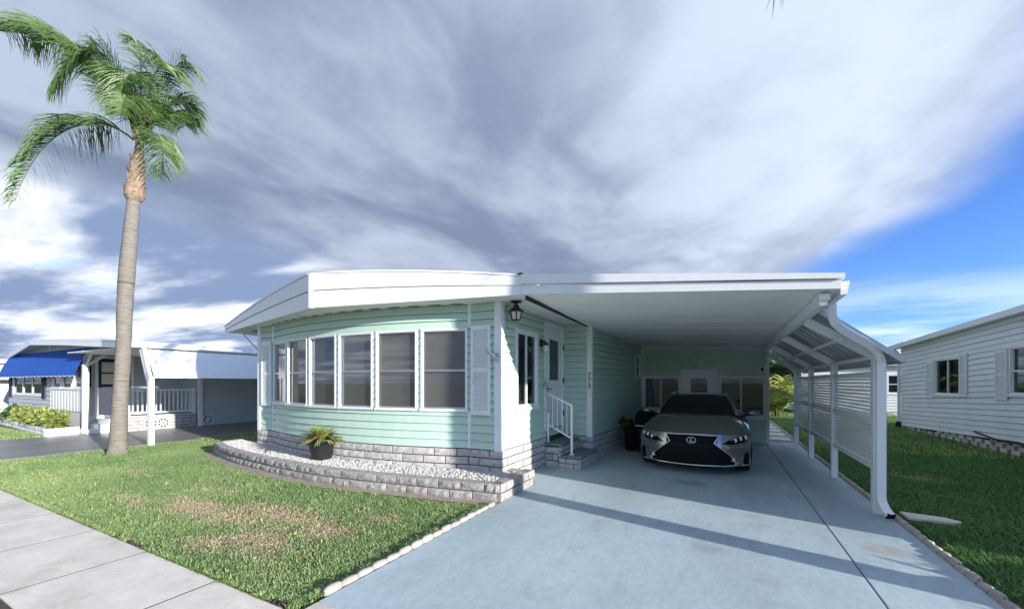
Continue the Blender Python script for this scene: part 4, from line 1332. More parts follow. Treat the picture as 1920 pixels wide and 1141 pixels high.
b.build('fascia', 'white_gloss', nr)
b = B()
for a, c in zip(npts[1:3], npts[2:4]):
    b.quad((a[0],NF+.01,2.7),(c[0],NF+.01,2.7),(c[0],NF+.01,c[2]-.06),(a[0],NF+.01,a[2]-.06))
b.build('gable', 'grey_siding', nr)
box('gable_batten', 'white', nr, -21.15,-21.05,NF-.02,NF+.005,2.7,3.02)
box('fascia', 'white_gloss', nr, -13.45,-13.36,4.42,16.5,2.52,2.67)
box('ceiling', 'soffit', nr, -17.75,-13.46,4.55,16.4,2.50,2.53)
# side awning
NA0, NA1 = Vector((-13.38,0,2.47)), Vector((-12.92,0,1.72))
nn_ = Vector((.85,0,.52)).normalized()
prof = [(0,0),(.03,.010),(.10,.010),(.13,0),(.20,0),(.23,.010),(.30,.010),(.33,0),(.398,0)]
vs = []; fs = []
for (py_, ph) in prof:
    for e in (NA0, NA1):
        for th in (0, .004):
            q = e+nn_*(ph+th); vs.append((q.x, py_, q.z))
for i in range(len(prof)-1):
    k = 4*i
    fs += [(k,k+4,k+6,k+2),(k+1,k+3,k+7,k+5),(k+2,k+6,k+7,k+3),(k,k+1,k+5,k+4)]
nam = B().add(vs, fs).mesh('awning_panel', 'white_gloss')
for k in range(28): link('awning_panel', nam, nb, Matrix.Translation((0, 4.86+.4*k, 0)))
B().bar((-13.5,4.83,2.60),(-13.07,4.83,1.70),.07,.10).build('awning_edge', 'white_gloss', nb)
B().bar((-13.62,4.83,2.50),(-13.14,4.83,1.55),.05,.07).build('awning_edge', 'white_gloss', nb)
# blue fabric awning
ba = thing('fabric_awning', 'bright blue fabric awning with white scalloped edge over neighbouring windows', 'awning', (-22, 4.9, 2.3))
b = B(); nx = 40; ny = 5; vs = []; fs = []
for j in range(ny+1):
    for i in range(nx+1):
        t = j/ny; x_ = -25.55+(8.1)*i/nx
        vs.append((x_, NF-.03-.32*t-.03*math.sin(math.pi*t), 2.70-.80*t-.02*math.sin(i*.7)*t*(1-t)))
fs = [(j*(nx+1)+i, j*(nx+1)+i+1, (j+1)*(nx+1)+i+1, (j+1)*(nx+1)+i) for j in range(ny) for i in range(nx)]
b.add(vs, fs).build('canopy', 'blue_cloth', ba)
b = B(); vs = []; fs = []; tr = []
for i in range(161):
    x_ = -25.55+8.1*i/160
    dp = .11-.028*abs(math.sin(i*math.pi/8))
    vs += [(x_, NF-.351, 1.90), (x_, NF-.362, 1.90-dp)]
    tr.append((x_, NF-.364, 1.90-dp))
fs = [(2*i, 2*i+1, 2*i+3, 2*i+2) for i in range(160)]
b.add(vs, fs).build('valance', 'blue_cloth', ba)
b = B(); b.tube(tr, .012, 5); b.build('trim_cord', 'white', ba)
# low planter wall in front
npl = thing('neighbour_planter', 'low white block planter wall below the blue awning', 'planter', (-20, 4.4, 0))
for pth in (Path([(-25,4.55),(-17.7,4.12)]), Path([(-17.7,4.12),(-17.9,4.86)])):
    brick_run('stone_block', npl, pth, 0, 2, .42, .12, .15, 'npl', 'white', amp=.006, out=0)
B().prism([(-25,4.66),(-17.82,4.24),(-17.95,4.86),(-25,4.9)], 0, .2).build('soil_bed', 'soil', npl)

def leaf_cloud(c, rad, n, size, seed, flat=.5, shell=.5, up=0.3, ratio=.45):
    g = np.random.default_rng(seed)
    d = g.normal(size=(n,3)); d /= np.linalg.norm(d, axis=1)[:,None]
    r = g.uniform(shell, 1.0, n)[:,None]
    r *= (1+.22*np.sin(d[:,:1]*5+seed)+.16*np.sin(d[:,1:2]*7+2*seed))
    P = np.array(c)+d*r*np.array(rad)
    a = g.normal(size=(n,3))*.7+d*.8+np.array([0,0,up]); a /= np.linalg.norm(a, axis=1)[:,None]
    b_ = np.cross(a, g.normal(size=(n,3))); b_ /= np.linalg.norm(b_, axis=1)[:,None]+1e-9
    s = size*g.uniform(.6, 1.3, n)[:,None]
    V = np.stack([P, P+a*s*.5+b_*s*ratio*.5, P+a*s, P+a*s*.5-b_*s*ratio*.5], 1).reshape(-1,3)
    k = np.arange(n)[:,None]*4
    F = np.concatenate([k+np.array([0,1,2]), k+np.array([0,2,3])], 0)
    return V, F
SH = [(-23.6,4.68,'green_leaf','dark green leafy shrub at the left end of the neighbouring planter'),
      (-22.2,4.60,'var_leaf','yellow green variegated shrub below the three paned window'),
      (-20.6,4.52,'var_leaf','yellow green variegated shrub in the middle of the neighbouring planter'),
      (-19.5,4.46,'var_leaf','wide yellow variegated shrub below the white dado boards'),
      (-18.5,4.42,'var_leaf','yellow variegated shrub at the planter end beside the neighbouring steps')]
for i, (x_, y, m_, lb) in enumerate(SH):
    t = thing('shrub', lb, 'shrub', (x_, y, .2), 'shrubs in the neighbouring planter')
    V, F = leaf_cloud((x_, y, .42), (.62, .26, .30), 900, .14, 20+i, shell=.35)
    tri_mesh('foliage', V, F, m_, t)
    b = B()
    for q in range(5):
        a = q*1.3; b.tube([(x_, y, .15), (x_+.3*math.cos(a), y+.12*math.sin(a), .45)], [.015,.006], 5)
    b.build('stem', 'trunk2', t)

# ================================================================== RIGHT NEIGHBOUR
rh = thing('side_neighbour_home', 'pale blue grey sided mobile home on block piers right of the driveway', 'house', (9, 12, 0))
RXW = 5.75
def rdz(x_, y): return -.040*(max(y, 6)-16)
p_rw = Path([(RXW,19.25),(RXW,4.65)])
RHW = [(15.92,1.765,1.50,1.10),(12.55,1.72,1.10,1.12),(8.2,1.72,1.10,1.12)]
RHO = sorted((19.25-y-w_/2+.02, 19.25-y+w_/2-.02, z-h_/2+.02, z+h_/2-.02) for y, z, w_, h_ in RHW)
w5 = wall('side_wall', 'blue_siding', rh, p_rw, .20, 2.98, RHO, dz=rdz, off=.015)
siding(w5, 'blue_siding', p_rw, .20, 2.98, 20, RHO, dz=rdz)
wall('end_wall', 'blue_siding', rh, Path([(RXW,4.65),(12.5,4.65),(12.5,19.25),(RXW,19.25)]), .0, 3.1, off=.02)
def rwin(y, z, w_, h_, **k):
    window(rh, fr(RXW, y, z+rdz(0, y), R(-90)), w_, h_, fw=.06, proud=.04, **k)
    box('curtain', 'blind', rh, .02, w_/2-.08, .10, .11, -h_/2+.07, h_/2-.07, fr(RXW, y, z+rdz(0, y), R(-90)))  # added pale sheet, not cloth: stands for sky reflected in half the glass
rwin(15.92, 1.765, 1.50, 1.10, rails=(), mullions=(.5,), pane='glass')
shutter(rh, fr(RXW-.026, 16.93, 1.72+rdz(0,16.9), R(-90)), .42, 1.12)
shutter(rh, fr(RXW-.026, 15.00, 1.76+rdz(0,15), R(-90)), .36, 1.16)
rwin(12.55, 1.72, 1.10, 1.12, rails=(.5,), pane='glass')
shutter(rh, fr(RXW-.026, 13.37, 1.68+rdz(0,13.4), R(-90)), .44, 1.16)
shutter(rh, fr(RXW-.026, 11.75, 1.68+rdz(0,11.7), R(-90)), .44, 1.16)
rwin(8.2, 1.72, 1.10, 1.12, rails=(.5,), pane='glass')
# roof, eave and gutter
def e8(x0, x1, y0, y1, z0, z1, k0=0, k1=0):
    return [(x0,y0,z0+rdz(0,y0)),(x1,y0,z0+rdz(0,y0)+k0),(x1,y1,z0+rdz(0,y1)+k0),(x0,y1,z0+rdz(0,y1)),
            (x0,y0,z1+rdz(0,y0)),(x1,y0,z1+rdz(0,y0)+k1),(x1,y1,z1+rdz(0,y1)+k1),(x0,y1,z1+rdz(0,y1))]
ro = B().hexa(e8(5.55, 9.1, 4.35, 19.6, 2.98, 3.06, .62, .62)).hexa(e8(12.7, 9.1, 4.35, 19.6, 2.98, 3.06, .62, .62)).build('roof', 'white', rh)
B().hexa(e8(5.46, 5.545, 4.35, 19.62, 2.93, 3.07)).build('gutter', 'white', ro)
B().hexa(e8(5.547, 5.77, 4.4, 19.55, 2.965, 2.977)).build('soffit', 'soffit', ro)
b = B(); b.bar((5.60,19.40,2.80),(5.70,19.30,2.62),.07,.07); b.bar((5.70,19.30,2.64),(5.70,19.30,.15),.07,.07); b.build('downspout', 'white', rh)
b = B(); b.bar((5.69,19.29,.16),(5.62,19.15,.02),.12,.12); b.build('spout_foot', 'dark', rh)
# open block skirt
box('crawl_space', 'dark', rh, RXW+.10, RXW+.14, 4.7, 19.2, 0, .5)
CB = [rough_block(.27, .14, .098, .006, 50+i, 4, 2).mesh('skirt_block', 'cinder') for i in range(4)]
for c in range(6):
    y = 19.15 - (.2 if c % 2 else 0)
    while y > 10.5:
        if .103*(c+1)-.02 < .215+rdz(0, y):
            link('skirt_block', random.choice(CB), rh, fr(RXW+.02+random.uniform(-.012,.012), y+random.uniform(-.02,.02), -.01+.103*c, R(-90)) @ Matrix.Rotation(random.uniform(-.03,.03), 4, 'Z'))
        y -= .41
b = B(); b.tube([(RXW-.03, 14.5, .36), (RXW-.04, 13.6, .27), (RXW-.03, 12.8, .30), (RXW-.04, 12.0, .25), (RXW-.03, 11, .3)], .02, 6)
b.build('cable', 'rubber', rh)
box('skirt_base', 'cinder', rh, RXW+.03, RXW+.09, 4.7, 10.6, 0, .62)

lh = thing('distant_home', 'pale house with white side awning at the far left edge', 'house', (-36, 9, 0))
p_lh = Path([(-31,4.2),(-31,16)])
w7 = wall('side_wall', 'white', lh, p_lh, 0, 2.55)
siding(w7, 'grey_siding', p_lh, .3, 2.55, 16)
wall('end_wall', 'white', lh, Path([(-31,16),(-40,16),(-40,4.2),(-31,4.2)]), 0, 2.55)
B().hexa([(-40.4,3.8,2.55),(-30.5,3.8,2.55),(-30.5,16.4,2.55),(-40.4,16.4,2.55),(-40.4,3.8,2.7),(-30.5,3.8,2.7),(-30.5,16.4,2.7),(-40.4,16.4,2.7)]).build('roof', 'white', lh)
B().hexa([(-30.9,4.3,2.4),(-30.0,4.3,1.75),(-30.0,15.5,1.75),(-30.9,15.5,2.4),(-30.9,4.3,2.43),(-30.0,4.3,1.78),(-30.0,15.5,1.78),(-30.9,15.5,2.43)]).build('awning', 'white', lh)
# far white house
fh = thing('far_home', 'white sided house far behind the lattice screen', 'house', (8, 28, 0))
p_fh = Path([(3.7,25.4),(14,25.4)])
FO = [(3.35,4.45,1.05,2.0)]
w6 = wall('front_wall', 'white', fh, p_fh, 0, 2.42, FO)
siding(w6, 'white', p_fh, .22, 2.42, 16, FO)
window(fh, fr(3.7+3.9, 25.4, 1.525), 1.12, .97, fw=.07, rails=(.5,))
wall('side_wall', 'white', fh, Path([(3.7,33),(3.7,25.4)]), 0, 2.42)
B().hexa([(3.4,25.1,2.42),(14.3,25.1,2.42),(14.3,29,2.95),(3.4,29,2.95),(3.4,25.1,2.52),(14.3,25.1,2.52),(14.3,29,3.05),(3.4,29,3.05)]).build('roof', 'roof_shingle', fh)
brick_run('skirt_block', fh, p_fh, 0, 1, .42, .2, .1, 'fsk', 'cinder', out=.02)

# ================================================================== PALMS AND PLANTS
def frond(parent, P4, n, leaf, seed, m='palm_leaf', droop=.75, width=.028, stem_r=.028, name='frond', start=.12, plum=.5):
    g = random.Random(seed)
    P0, P1, P2, P3 = [Vector(p) for p in P4]
    def bz(t): return P0*(1-t)**3+P1*3*t*(1-t)**2+P2*3*t*t*(1-t)+P3*t**3
    def bt(t): return ((P1-P0)*3*(1-t)**2+(P2-P1)*6*t*(1-t)+(P3-P2)*3*t*t).normalized()
    b = B()
    b.cur = 1
    pts = [bz(i/14) for i in range(15)]
    b.tube(pts, [stem_r*(1-.85*i/14) for i in range(15)], 6)
    b.cur = 0
    for k in range(n):
        t = start+(1-start)*(k+g.random())/n
        s = 1 if k % 2 else -1
        p = bz(t); tg = bt(t)
        side = tg.cross(Vector((0,0,1)))
        if side.length < .15: side = Vector((g.uniform(-1,1), g.uniform(-1,1), 0))
        side.normalize(); upv = side.cross(tg).normalized()
        L = leaf*(.55+.6*math.sin(math.pi*min(1, .15+t*.8)))*g.uniform(.75,1.15)*(1-.35*max(0, t-.8)/.2)
        d0 = (side*s*g.uniform(.7,1.1)+tg*g.uniform(.35,.8)+upv*g.uniform(-.3, plum)).normalized()
        gdir = Vector((0,0,-1))
        q = p.copy(); d = d0.copy(); prev = None
        nseg = 4
        wv0 = d.cross(upv).normalized()
        ws_ = [.5, 1.0, .85, .5, .08]
        base = len(b.v); vs = []; fs = []
        for j in range(nseg+1):
            w_ = width*ws_[j]*.5
            wv = d.cross(gdir)
            wv = wv.normalized() if wv.length > .2 else wv0
            wv = (wv*.6+wv0*.7).normalized()
            vs += [q-wv*w_, q+wv*w_]
            q = q+d*(L/nseg)
            d = (d+gdir*droop*(.28+.16*j)+Vector((g.uniform(-.07,.07), g.uniform(-.07,.07), 0))).normalized()
        for j in range(nseg): fs.append((2*j, 2*j+1, 2*j+3, 2*j+2))
        b.add(vs, fs)
    return b.build(name, [m, 'green_leaf' if m != 'yellow_leaf' else 'yellow_leaf'], parent)

def ringed_trunk(pts, seed, rings=.075, n=16):
    """tapering palm stem with leaf-scar rings; pts = (x,y,z,r)"""
    g = random.Random(seed)
    P = [Vector(p[:3]) for p in pts]; rr = [p[3] for p in pts]
    zs = []; z = pts[0][2]
    while z < pts[-1][2]:
        zs += [(z, 1.0), (z+rings*.75, .990), (z+rings*.82, 1.010)]
        z += rings*g.uniform(.8, 1.25)
    zs.append((pts[-1][2], 1))
    path = []; rad = []
    for z, k in zs:
        z = min(z, pts[-1][2])
        for i in range(len(pts)-1):
            if pts[i][2] <= z <= pts[i+1][2]+1e-6:
                t = (z-pts[i][2])/(pts[i+1][2]-pts[i][2]); t2 = t
                path.append(P[i].lerp(P[i+1], t2)); rad.append((rr[i]+(rr[i+1]-rr[i])*t)*k*g.uniform(.99,1.01)); break
    vs = []; fs = []
    for p, r_ in zip(path, rad):
        for q in range(n):
            a = 2*math.pi*q/n; k = r_*(1+.02*math.sin(3*a+p.z*2)+.012*math.sin(7*a+p.z*9))
            vs.append((p.x+k*math.cos(a), p.y+k*math.sin(a), p.z))
    for j in range(len(path)-1):
        for q in range(n): fs.append((j*n+q, j*n+(q+1)%n, (j+1)*n+(q+1)%n, (j+1)*n+q))
    return B().add(vs, fs)

ER = Vector((.886,.463,0)); EC = Vector((.463,-.886,0)); PX = 9.16/750
C0 = Vector((-11.80,4.17,7.30))
def ip(px_, py_, dep=0):       # offsets from the crown base: right, up (in 1/61 m) and towards the street
    return C0+ER*(px_-262)*PX+Vector((0,0,1))*(250-py_)*PX+EC*dep
palm = thing('queen_palm', 'tall leaning palm tree with ringed grey trunk on the front lawn', 'palm tree', (-12.23,3.94,0))
def tp(px_, py_, r_):
    v_ = ip(px_, py_); return (v_.x, v_.y, v_.z, r_)
base_ = [(-12.25,3.93,-.03,.20),(-12.235,3.94,.12,.168),(-12.22,3.95,.6,.150)]
ringed_trunk(base_+[tp(226,740,0.140),tp(232,640,0.134),tp(234,580,0.141),tp(238,510,0.149),tp(245,430,0.131),tp(251,372,0.116)], 5, .06, 20).build('trunk', 'bark', palm, smooth=True)
b = ringed_trunk([tp(251,376,.13),tp(252,369,.185),tp(254,352,.180),tp(256,335,.145),tp(258,312,.125),tp(261,285,.085),tp(264,240,.06)], 9, .05, 14)
for k in range(26):
    a = k*2.4; t = (k/26)
    c_ = Vector(tp(252+7*t, 371-70*t, 0)[:3]); r_ = .165-.075*t
    o_ = Vector((math.cos(a), math.sin(a), 0)); s = o_.cross(Vector((0,0,1)))*.06
    p = c_+o_*r_
    b.add([p-s, p+s, p+o_*.05+s*.5+Vector((0,0,.16)), p+o_*.06-s*.2+Vector((0,0,.20))], [(0,1,2,3)])
b.build('husk_sheath', 'husk', palm)
FR = [((262,262,0),(230,165,.1),(135,40,.3),(52,90,.4),330,1.0),
      ((258,255,.1),(245,120,.4),(210,130,.9),(205,235,1.1),260,.95),
      ((268,255,0),(294,170,-.1),(318,70,-.2),(348,112,-.2),200,.70),
      ((260,250,0),(262,110,-.1),(250,30,-.2),(222,70,-.2),90,.42),
      ((250,262,0),(210,218,.1),(112,222,.3),(68,392,.4),330,.85),
      ((272,262,0),(300,232,.1),(328,275,.2),(316,340,.2),220,.66),
      ((266,255,-.1),(292,170,-.3),(312,120,-.6),(318,190,-.8),220,.80),
      ((264,255,.1),(278,150,.3),(294,145,.6),(288,230,.8),220,.80),
      ((258,250,-.1),(245,170,-.4),(212,105,-.8),(185,150,-1.1),220,.80),
      ((262,250,0),(268,190,-.5),(275,130,-1.0),(262,170,-1.3),200,.80),
      ((262,255,.1),(250,150,.3),(232,95,.6),(228,170,.9),240,.85),
      ((264,255,0),(285,160,.1),(318,100,.2),(338,150,.3),240,.75),
      ((260,255,0),(240,170,.2),(175,95,.5),(120,120,.8),280,.95),
      ((266,255,0),(280,200,.4),(300,200,.8),(306,270,1.0),200,.70)]
for i, (a, b_, c, d, n_, L_) in enumerate(FR):
    frond(palm, [ip(*a), ip(*b_), ip(*c), ip(*d)], n_, L_, 100+i, droop=1.15, width=.021, stem_r=.02, plum=.2)
b = B()
for k in range(7):
    a = k*.9+.3
    d_ = ER*math.cos(a)+EC*math.sin(a)
    p0 = ip(262,262)+d_*.08
    b.tube([p0, p0+Vector((0,0,.5))+d_*.05, p0+Vector((0,0,.95))+d_*.28], [.05,.04,.025], 6)
b.build('leaf_stalk', 'husk', palm)

# second palm, on the lawn to the right of the driveway, crown above the picture
palm2 = thing('queen_palm', 'palm tree at the right lawn edge whose frond tip hangs in at the top', 'palm tree', (4.3,3.75,0))
ringed_trunk([(4.3,3.75,-.03,.24),(4.3,3.75,.3,.17),(4.32,3.75,3,.15),(4.3,3.78,5.2,.13)], 15, .07, 14).build('trunk', 'bark', palm2, smooth=True)
ringed_trunk([(4.3,3.78,5.15,.17),(4.3,3.78,5.35,.19),(4.3,3.78,6.0,.09)], 16, .06, 12).build('husk_sheath', 'husk', palm2)
T2 = Vector((4.3,3.78,5.9))
for i in range(9):
    a = R(40*i+25)
    d_ = Vector((math.cos(a), math.sin(a), 0))
    if d_.x < -.5 and d_.y > -.2: d_ = Vector((-.97,.24,0)); e_ = 3.95
    else: e_ = 2.6
    if i and d_.x == Vector((-.97,.24,0)).x and i != 3: continue
    frond(palm2, [T2, T2+d_*.9+Vector((0,0,1.1)), T2+d_*(e_*.75)+Vector((0,0,1.0)), T2+d_*e_+Vector((0,0,-.34 if e_ > 3 else -.7))], 130, .8, 200+i, droop=.6)
# low spiky plant beside it
cy = thing('spiky_plant', 'low spiky palm seedling on the right lawn beside the palm', 'plant', (3.95,4.15,0))
for i in range(14):
    a = R(360*i/14+random.uniform(-8,8)); d_ = Vector((math.cos(a), math.sin(a), 0))
    o_ = Vector((3.95,4.15,.03))
    frond(cy, [o_, o_+d_*.2+Vector((0,0,.30)), o_+d_*.5+Vector((0,0,.42)), o_+d_*.85+Vector((0,0,.22))], 40, .22, 300+i, droop=.15, width=.02, stem_r=.008)

# potted plant on the gravel
pt = thing('potted_plant', 'yellow green spiky plant in a black pot on white gravel', 'potted plant', (-6.45,4.82,.2))
PC = Vector((-6.45,4.86,.20))
B().lathe([(.0,0),(.15,0),(.165,.02),(.235,.33),(.258,.345),(.268,.38),(.255,.395),(.23,.39),(.22,.33),(0,.33)], PC, 24).build('pot', 'pot', pt, smooth=True)
B().lathe([(0,.345),(.22,.345)], PC, 16).build('soil', 'soil', pt)
b = B(); g = random.Random(4)
for k in range(230):
    a = g.uniform(0, 6.283); el = g.uniform(.22, 1.2)
    L_ = g.uniform(.30, .56)*(1.1-.32*el); d_ = Vector((math.cos(a)*math.cos(el), math.sin(a)*math.cos(el), math.sin(el)))
    q = PC+Vector((math.cos(a)*.07*g.random(), math.sin(a)*.07*g.random(), .345)); vs = []; fs = []
    sd = d_.cross(Vector((0,0,1))).normalized()
    for j, w_ in enumerate((.018,.025,.022,.013,.002)):
        vs += [q-sd*w_, q+sd*w_]; q = q+d_*(L_/4); d_ = (d_+Vector((0,0,-.22-.05*j))).normalized()
    fs = [(2*j,2*j+1,2*j+3,2*j+2) for j in range(4)]
    b.cur = 0 if g.random() > .12 else 1
    b.add(vs, fs)
b.build('leaves', ['pot_leaf', 'dry_leaf'], pt)
# plant on the ledge by the long wall
lgp = thing('ledge_plant', 'small dark green plant in a low pot on the brick ledge of the long wall', 'potted plant', (-2.03,9.55,.48))
B().lathe([(0,0),(.055,0),(.07,.09),(.065,.10),(0,.09)], (-2.03,9.55,.48), 12).build('pot', 'pot', lgp)
V, F = leaf_cloud((-2.03,9.55,.66), (.07,.16,.10), 120, .09, 77, shell=.2)
tri_mesh('foliage', V, F, 'green_leaf', lgp)

# yellow areca and dark trees behind the side path
ar = thing('areca_palm', 'yellow green areca palm clump at the end of the side path', 'palm', (2.4,22.5,0))
for i in range(26):
    a = R(360*i/26+random.uniform(-10,10)); d_ = Vector((math.cos(a), math.sin(a), 0)); hh = random.uniform(.7,1.9); sp_ = random.uniform(.5,1.1)
    o_ = Vector((2.3,22.3,.02))+d_*.15
    frond(ar, [o_, o_+d_*.15+Vector((0,0,hh*.9)), o_+d_*sp_*.7+Vector((0,0,hh*1.25)), o_+d_*sp_*1.5+Vector((0,0,hh*.75))], 44, .42, 400+i, m='yellow_leaf' if i % 3 else 'palm_leaf', droop=.35, width=.04, stem_r=.018)
def tree(name, label, x_, y, h_, rx, seed, m='green_leaf', n=5200, group=None, leaf=.28, cb=.35):
    t = thing(name, label, 'tree', (x_, y, 0), group)
    b = B(); b.tube([(x_,y,-.05),(x_+.05,y,h_*.3),(x_-.05,y,h_*.6)], [.16,.12,.07], 9)
    g = random.Random(seed)
    for k in range(7):
        a = k*.9; z0 = h_*(.25+.05*k)
        b.tube([(x_,y,z0),(x_+rx*.5*math.cos(a),y+rx*.5*math.sin(a),z0+h_*.2),(x_+rx*.8*math.cos(a),y+rx*.8*math.sin(a),z0+h_*.28)], [.06,.04,.015], 6)
    b.build('trunk', 'trunk2', t)
    Vs = []; Fs = []; k = 0
    for q in range(16):
        a = g.uniform(0,6.28); rr_ = rx*g.uniform(.1,.75)
        c_ = (x_+rr_*math.cos(a), y+rr_*math.sin(a), h_*(cb+(1-cb)*g.uniform(.08,.85)))
        V, F = leaf_cloud(c_, (rx*.45, rx*.45, h_*.14), n//16, leaf, seed*17+q, shell=.3)
        Vs.append(V); Fs.append(F+k); k += len(V)
    tri_mesh('crown', np.concatenate(Vs), np.concatenate(Fs), m, t)
tree('broadleaf_tree', 'dark dense tree behind the yellow areca palm', 1.9, 27.5, 5.0, 2.0, 61, cb=.05)
tree('broadleaf_tree', 'loose green tree right of the side path behind the lattice', 3.6, 34.5, 4.4, 1.9, 62, m='palm_leaf', cb=.1)
tree('broadleaf_tree', 'distant dark tree at the far left behind the neighbouring roof', -58, 12.5, 3.9, 2.6, 63, n=2600, leaf=.5)
tree('broadleaf_tree', 'distant tree rising behind the neighbouring carport', -37, 42, 5.0, 3.0, 64, n=2600, leaf=.5)
b = None
dp_ = thing('distant_palm', 'small distant palm top showing above the side awning', 'palm tree', (10.5,47,0))
ringed_trunk([(10.5,47,0,.2),(10.6,47,4.9,.13)], 31, .3, 8).build('trunk', 'bark', dp_)
for i in range(9):
    a = R(40*i); d_ = Vector((math.cos(a), math.sin(a), 0)); o_ = Vector((10.6,47,4.8))
    frond(dp_, [o_, o_+d_*.7+Vector((0,0,.9)), o_+d_*1.5+Vector((0,0,.9)), o_+d_*2.1+Vector((0,0,-.2))], 40, .6, 500+i, width=.07)

# ================================================================== GRASS
def vnoise(X, Y, s, seed):
    g = np.random.default_rng(seed); T = g.random((64,64))
    x_ = X*s+100; y = Y*s+100
    i = np.floor(x_).astype(int); j = np.floor(y).astype(int); fx = x_-i; fy = y-j
    fx = fx*fx*(3-2*fx); fy = fy*fy*(3-2*fy)
    t = lambda a, b_: T[a % 64, b_ % 64]
    return t(i,j)*(1-fx)*(1-fy)+t(i+1,j)*fx*(1-fy)+t(i,j+1)*(1-fx)*fy+t(i+1,j+1)*fx*fy
def fbm(X, Y, s, seed): return .5*vnoise(X,Y,s,seed)+.3*vnoise(X,Y,s*2.1,seed+1)+.2*vnoise(X,Y,s*4.3,seed+2)
DEAD = [(-6.05,2.72,.62,.22,1.0),(-5.25,2.75,.5,.28,.75),(-4.75,3.05,.75,.20,.8),(-4.2,2.45,.45,.28,.9),(-4.55,2.2,.35,.18,.7),(-3.85,2.95,.5,.22,.7),(-7.2,2.45,.6,.14,.55),(-3.55,3.5,.35,.2,.5),(-6.6,3.35,.5,.2,.5),(-9.5,3.2,1.0,.2,.35),(2.9,9.2,.35,.28,.9),(2.6,7.9,.6,.15,.4)]
def dead(X, Y):
    d = np.zeros(len(X))
    for (cx_, cy_, a, b_, w_) in DEAD:
        d = np.maximum(d, w_*np.exp(-(((X-cx_)/a)**2+((Y-cy_)/b_)**2)*.6))
    return np.clip((d+.55*(fbm(X,Y,3.2,5)-.5)+.25*(vnoise(X,Y,14,8)-.5))*1.6-.25, 0, 1)
def blades(name, label, X, Y, hmin, hmax, w_, seed, tint=(1,1,1)):
    g = np.random.default_rng(seed); n = len(X)
    dd = dead(X, Y)
    h_ = g.uniform(hmin, hmax, n)*(1-.45*dd)
    a = g.uniform(0, 6.283, n); lean = g.uniform(.25, 1.1, n)*(1+.6*dd)
    ux, uy = np.cos(a), np.sin(a)
    sx, sy = -uy, ux
    ww = w_*g.uniform(.7, 1.3, n)
    z0 = np.full(n, -.03)
    P = np.stack([X, Y, z0], -1)
    U = np.stack([ux, uy, np.zeros(n)], -1); S = np.stack([sx, sy, np.zeros(n)], -1); Z = np.array([0,0,1.0])
    m1 = P+U*(h_*.35*lean)[:,None]+Z*(h_*.62)[:,None]
    tip = P+U*(h_*1.05*lean)[:,None]+Z*(h_*np.clip(1.0-.25*lean, .4, 1))[:,None]
    V = np.stack([P-S*ww[:,None], P+S*ww[:,None], m1-S*(ww*.8)[:,None], m1+S*(ww*.8)[:,None], tip], 1).reshape(-1,3)
    k = np.arange(n)[:,None]*5
    F = np.concatenate([k+np.array([0,1,3]), k+np.array([0,3,2]), k+np.array([2,3,4])], 0)
    gr_ = fbm(X, Y, .9, 41)[:,None]; r1 = g.random((n,1))
    c_g = np.array([.095,.175,.060])*(1-gr_)+np.array([.225,.285,.115])*gr_
    c_g = c_g*(.84+.32*r1)*1.55
    c_d = np.array([.60,.50,.32])*(.7+.5*g.random((n,1)))
    stray = (g.random((n,1)) < .07)
    dm = np.where(g.random((n,1)) < dd[:,None], 1.0, 0.0); dm = np.where(stray, .8, dm)
    c = (c_g*(1-dm)+c_d*dm)*np.array(tint)
    c5 = np.repeat(c, 5, 0)
    o = tri_mesh(name, V, F, 'grass', None, c5)
    tag(o, label, 'grass', kind='stuff')
    return o
sp_outer = [(p.x-n_.x*.19, p.y-n_.y*.19) for p, n_ in zip(sp.p, sp.nrm)]
lawn_poly = [(-13.22,1.79)]+[(-2.69,1.79),(-2.69,4.46)]+sp_outer[::-1]+[(-10.6,5.0),(-10.6,5.7),(-9.5,5.7),(-9.5,14),(-13.22,14)]
N1 = 330000
X = -2.68-(rng.random(N1)**1.25)*10.6; Y = 1.78+rng.random(N1)**1.15*4.2
k = in_poly(lawn_poly, X, Y) & ((X+12.23)**2+(Y-3.94)**2 > .1)
X, Y = X[k], Y[k]
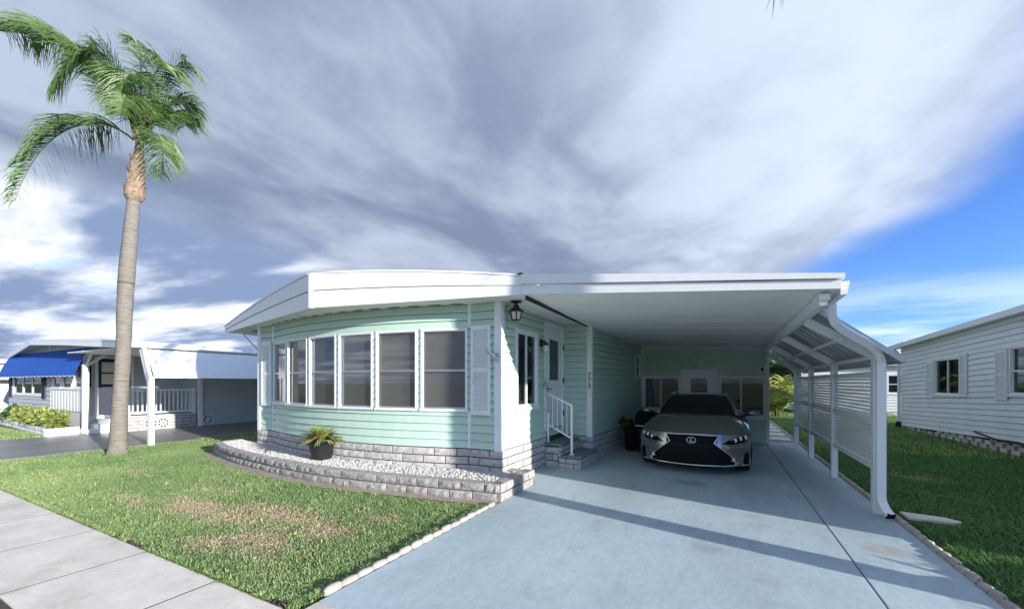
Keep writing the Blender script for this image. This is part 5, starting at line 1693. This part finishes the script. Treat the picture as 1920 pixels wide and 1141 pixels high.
# ragged growth along the edges and scattered taller tufts
ex = np.concatenate([rng.uniform(-13,-2.7,9000), rng.normal(-2.70,.018,2600)]); ey = np.concatenate([1.772+np.abs(rng.normal(0,.03,9000)), rng.uniform(1.8,4.4,2600)])
kk = fbm(ex, ey, 2.5, 77) > .42
tx_ = rng.uniform(-12.5,-2.9,260); ty_ = rng.uniform(1.95,4.2,260)
tX = (tx_[:,None]+rng.normal(0,.035,(260,26))).ravel(); tY = (ty_[:,None]+rng.normal(0,.035,(260,26))).ravel()
kt = in_poly(lawn_poly, tX, tY)
blades('lawn_grass', 'ragged grass tufts along the edges of the front lawn', np.concatenate([ex[kk], tX[kt]]), np.concatenate([ey[kk], tY[kt]]), .035, .085, .0048, 9, (1.05,1.05,.95))
edge = 1.80+.05*fbm(X, Y, 5, 90)
k = Y > edge
blades('lawn_grass', 'front lawn grass with dry brown patches', X[k], Y[k], .018, .046, .0046, 1)
X = rng.uniform(-13.2,-9.5,26000); Y = rng.uniform(5.9,13.5,26000)
blades('lawn_grass', 'shaded grass strip between the two homes', X, Y, .05, .10, .009, 2)
N2 = 150000
X = 1.93+rng.random(N2)*3.85; Y = 2.2+(rng.random(N2)**1.5)*10
k = ~in_poly([(1.9,6.26),(2.34,6.24),(2.46,6.42),(2.36,6.56),(1.9,6.64)], X, Y)
X, Y = X[k], Y[k]
blades('lawn_grass', 'deep green lawn between the driveway and the right home', X, Y, .035, .085, .0050, 3, (.42,.66,.44))
X = 1.95+rng.random(60000)*(rng.random(60000)*6+3.7); Y = 12+rng.random(60000)*16
k = ~((X > 5.6) & (Y < 19.4)) & ~((X > 3.6) & (Y > 25.3))
blades('lawn_grass', 'far lawn behind the right home', X[k], Y[k], .06, .12, .012, 4, (.75,.88,.65))
X = -25+rng.random(16000)*7.2; Y = 1.9+rng.random(16000)*2.3
blades('lawn_grass', 'small lawn patch before the neighbouring planter', X, Y, .05, .09, .011, 6)
# dry litter along the footpath edge
n = 2600
X = rng.uniform(-13, -2.8, n); Y = 1.765+np.abs(rng.normal(0, .022, n))
tag(stones('soil_litter', 'soil', None, X, Y, rng.uniform(-.025, .0, n), .006, .016), 'brown soil crumbs along the footpath edge', 'soil', kind='stuff')
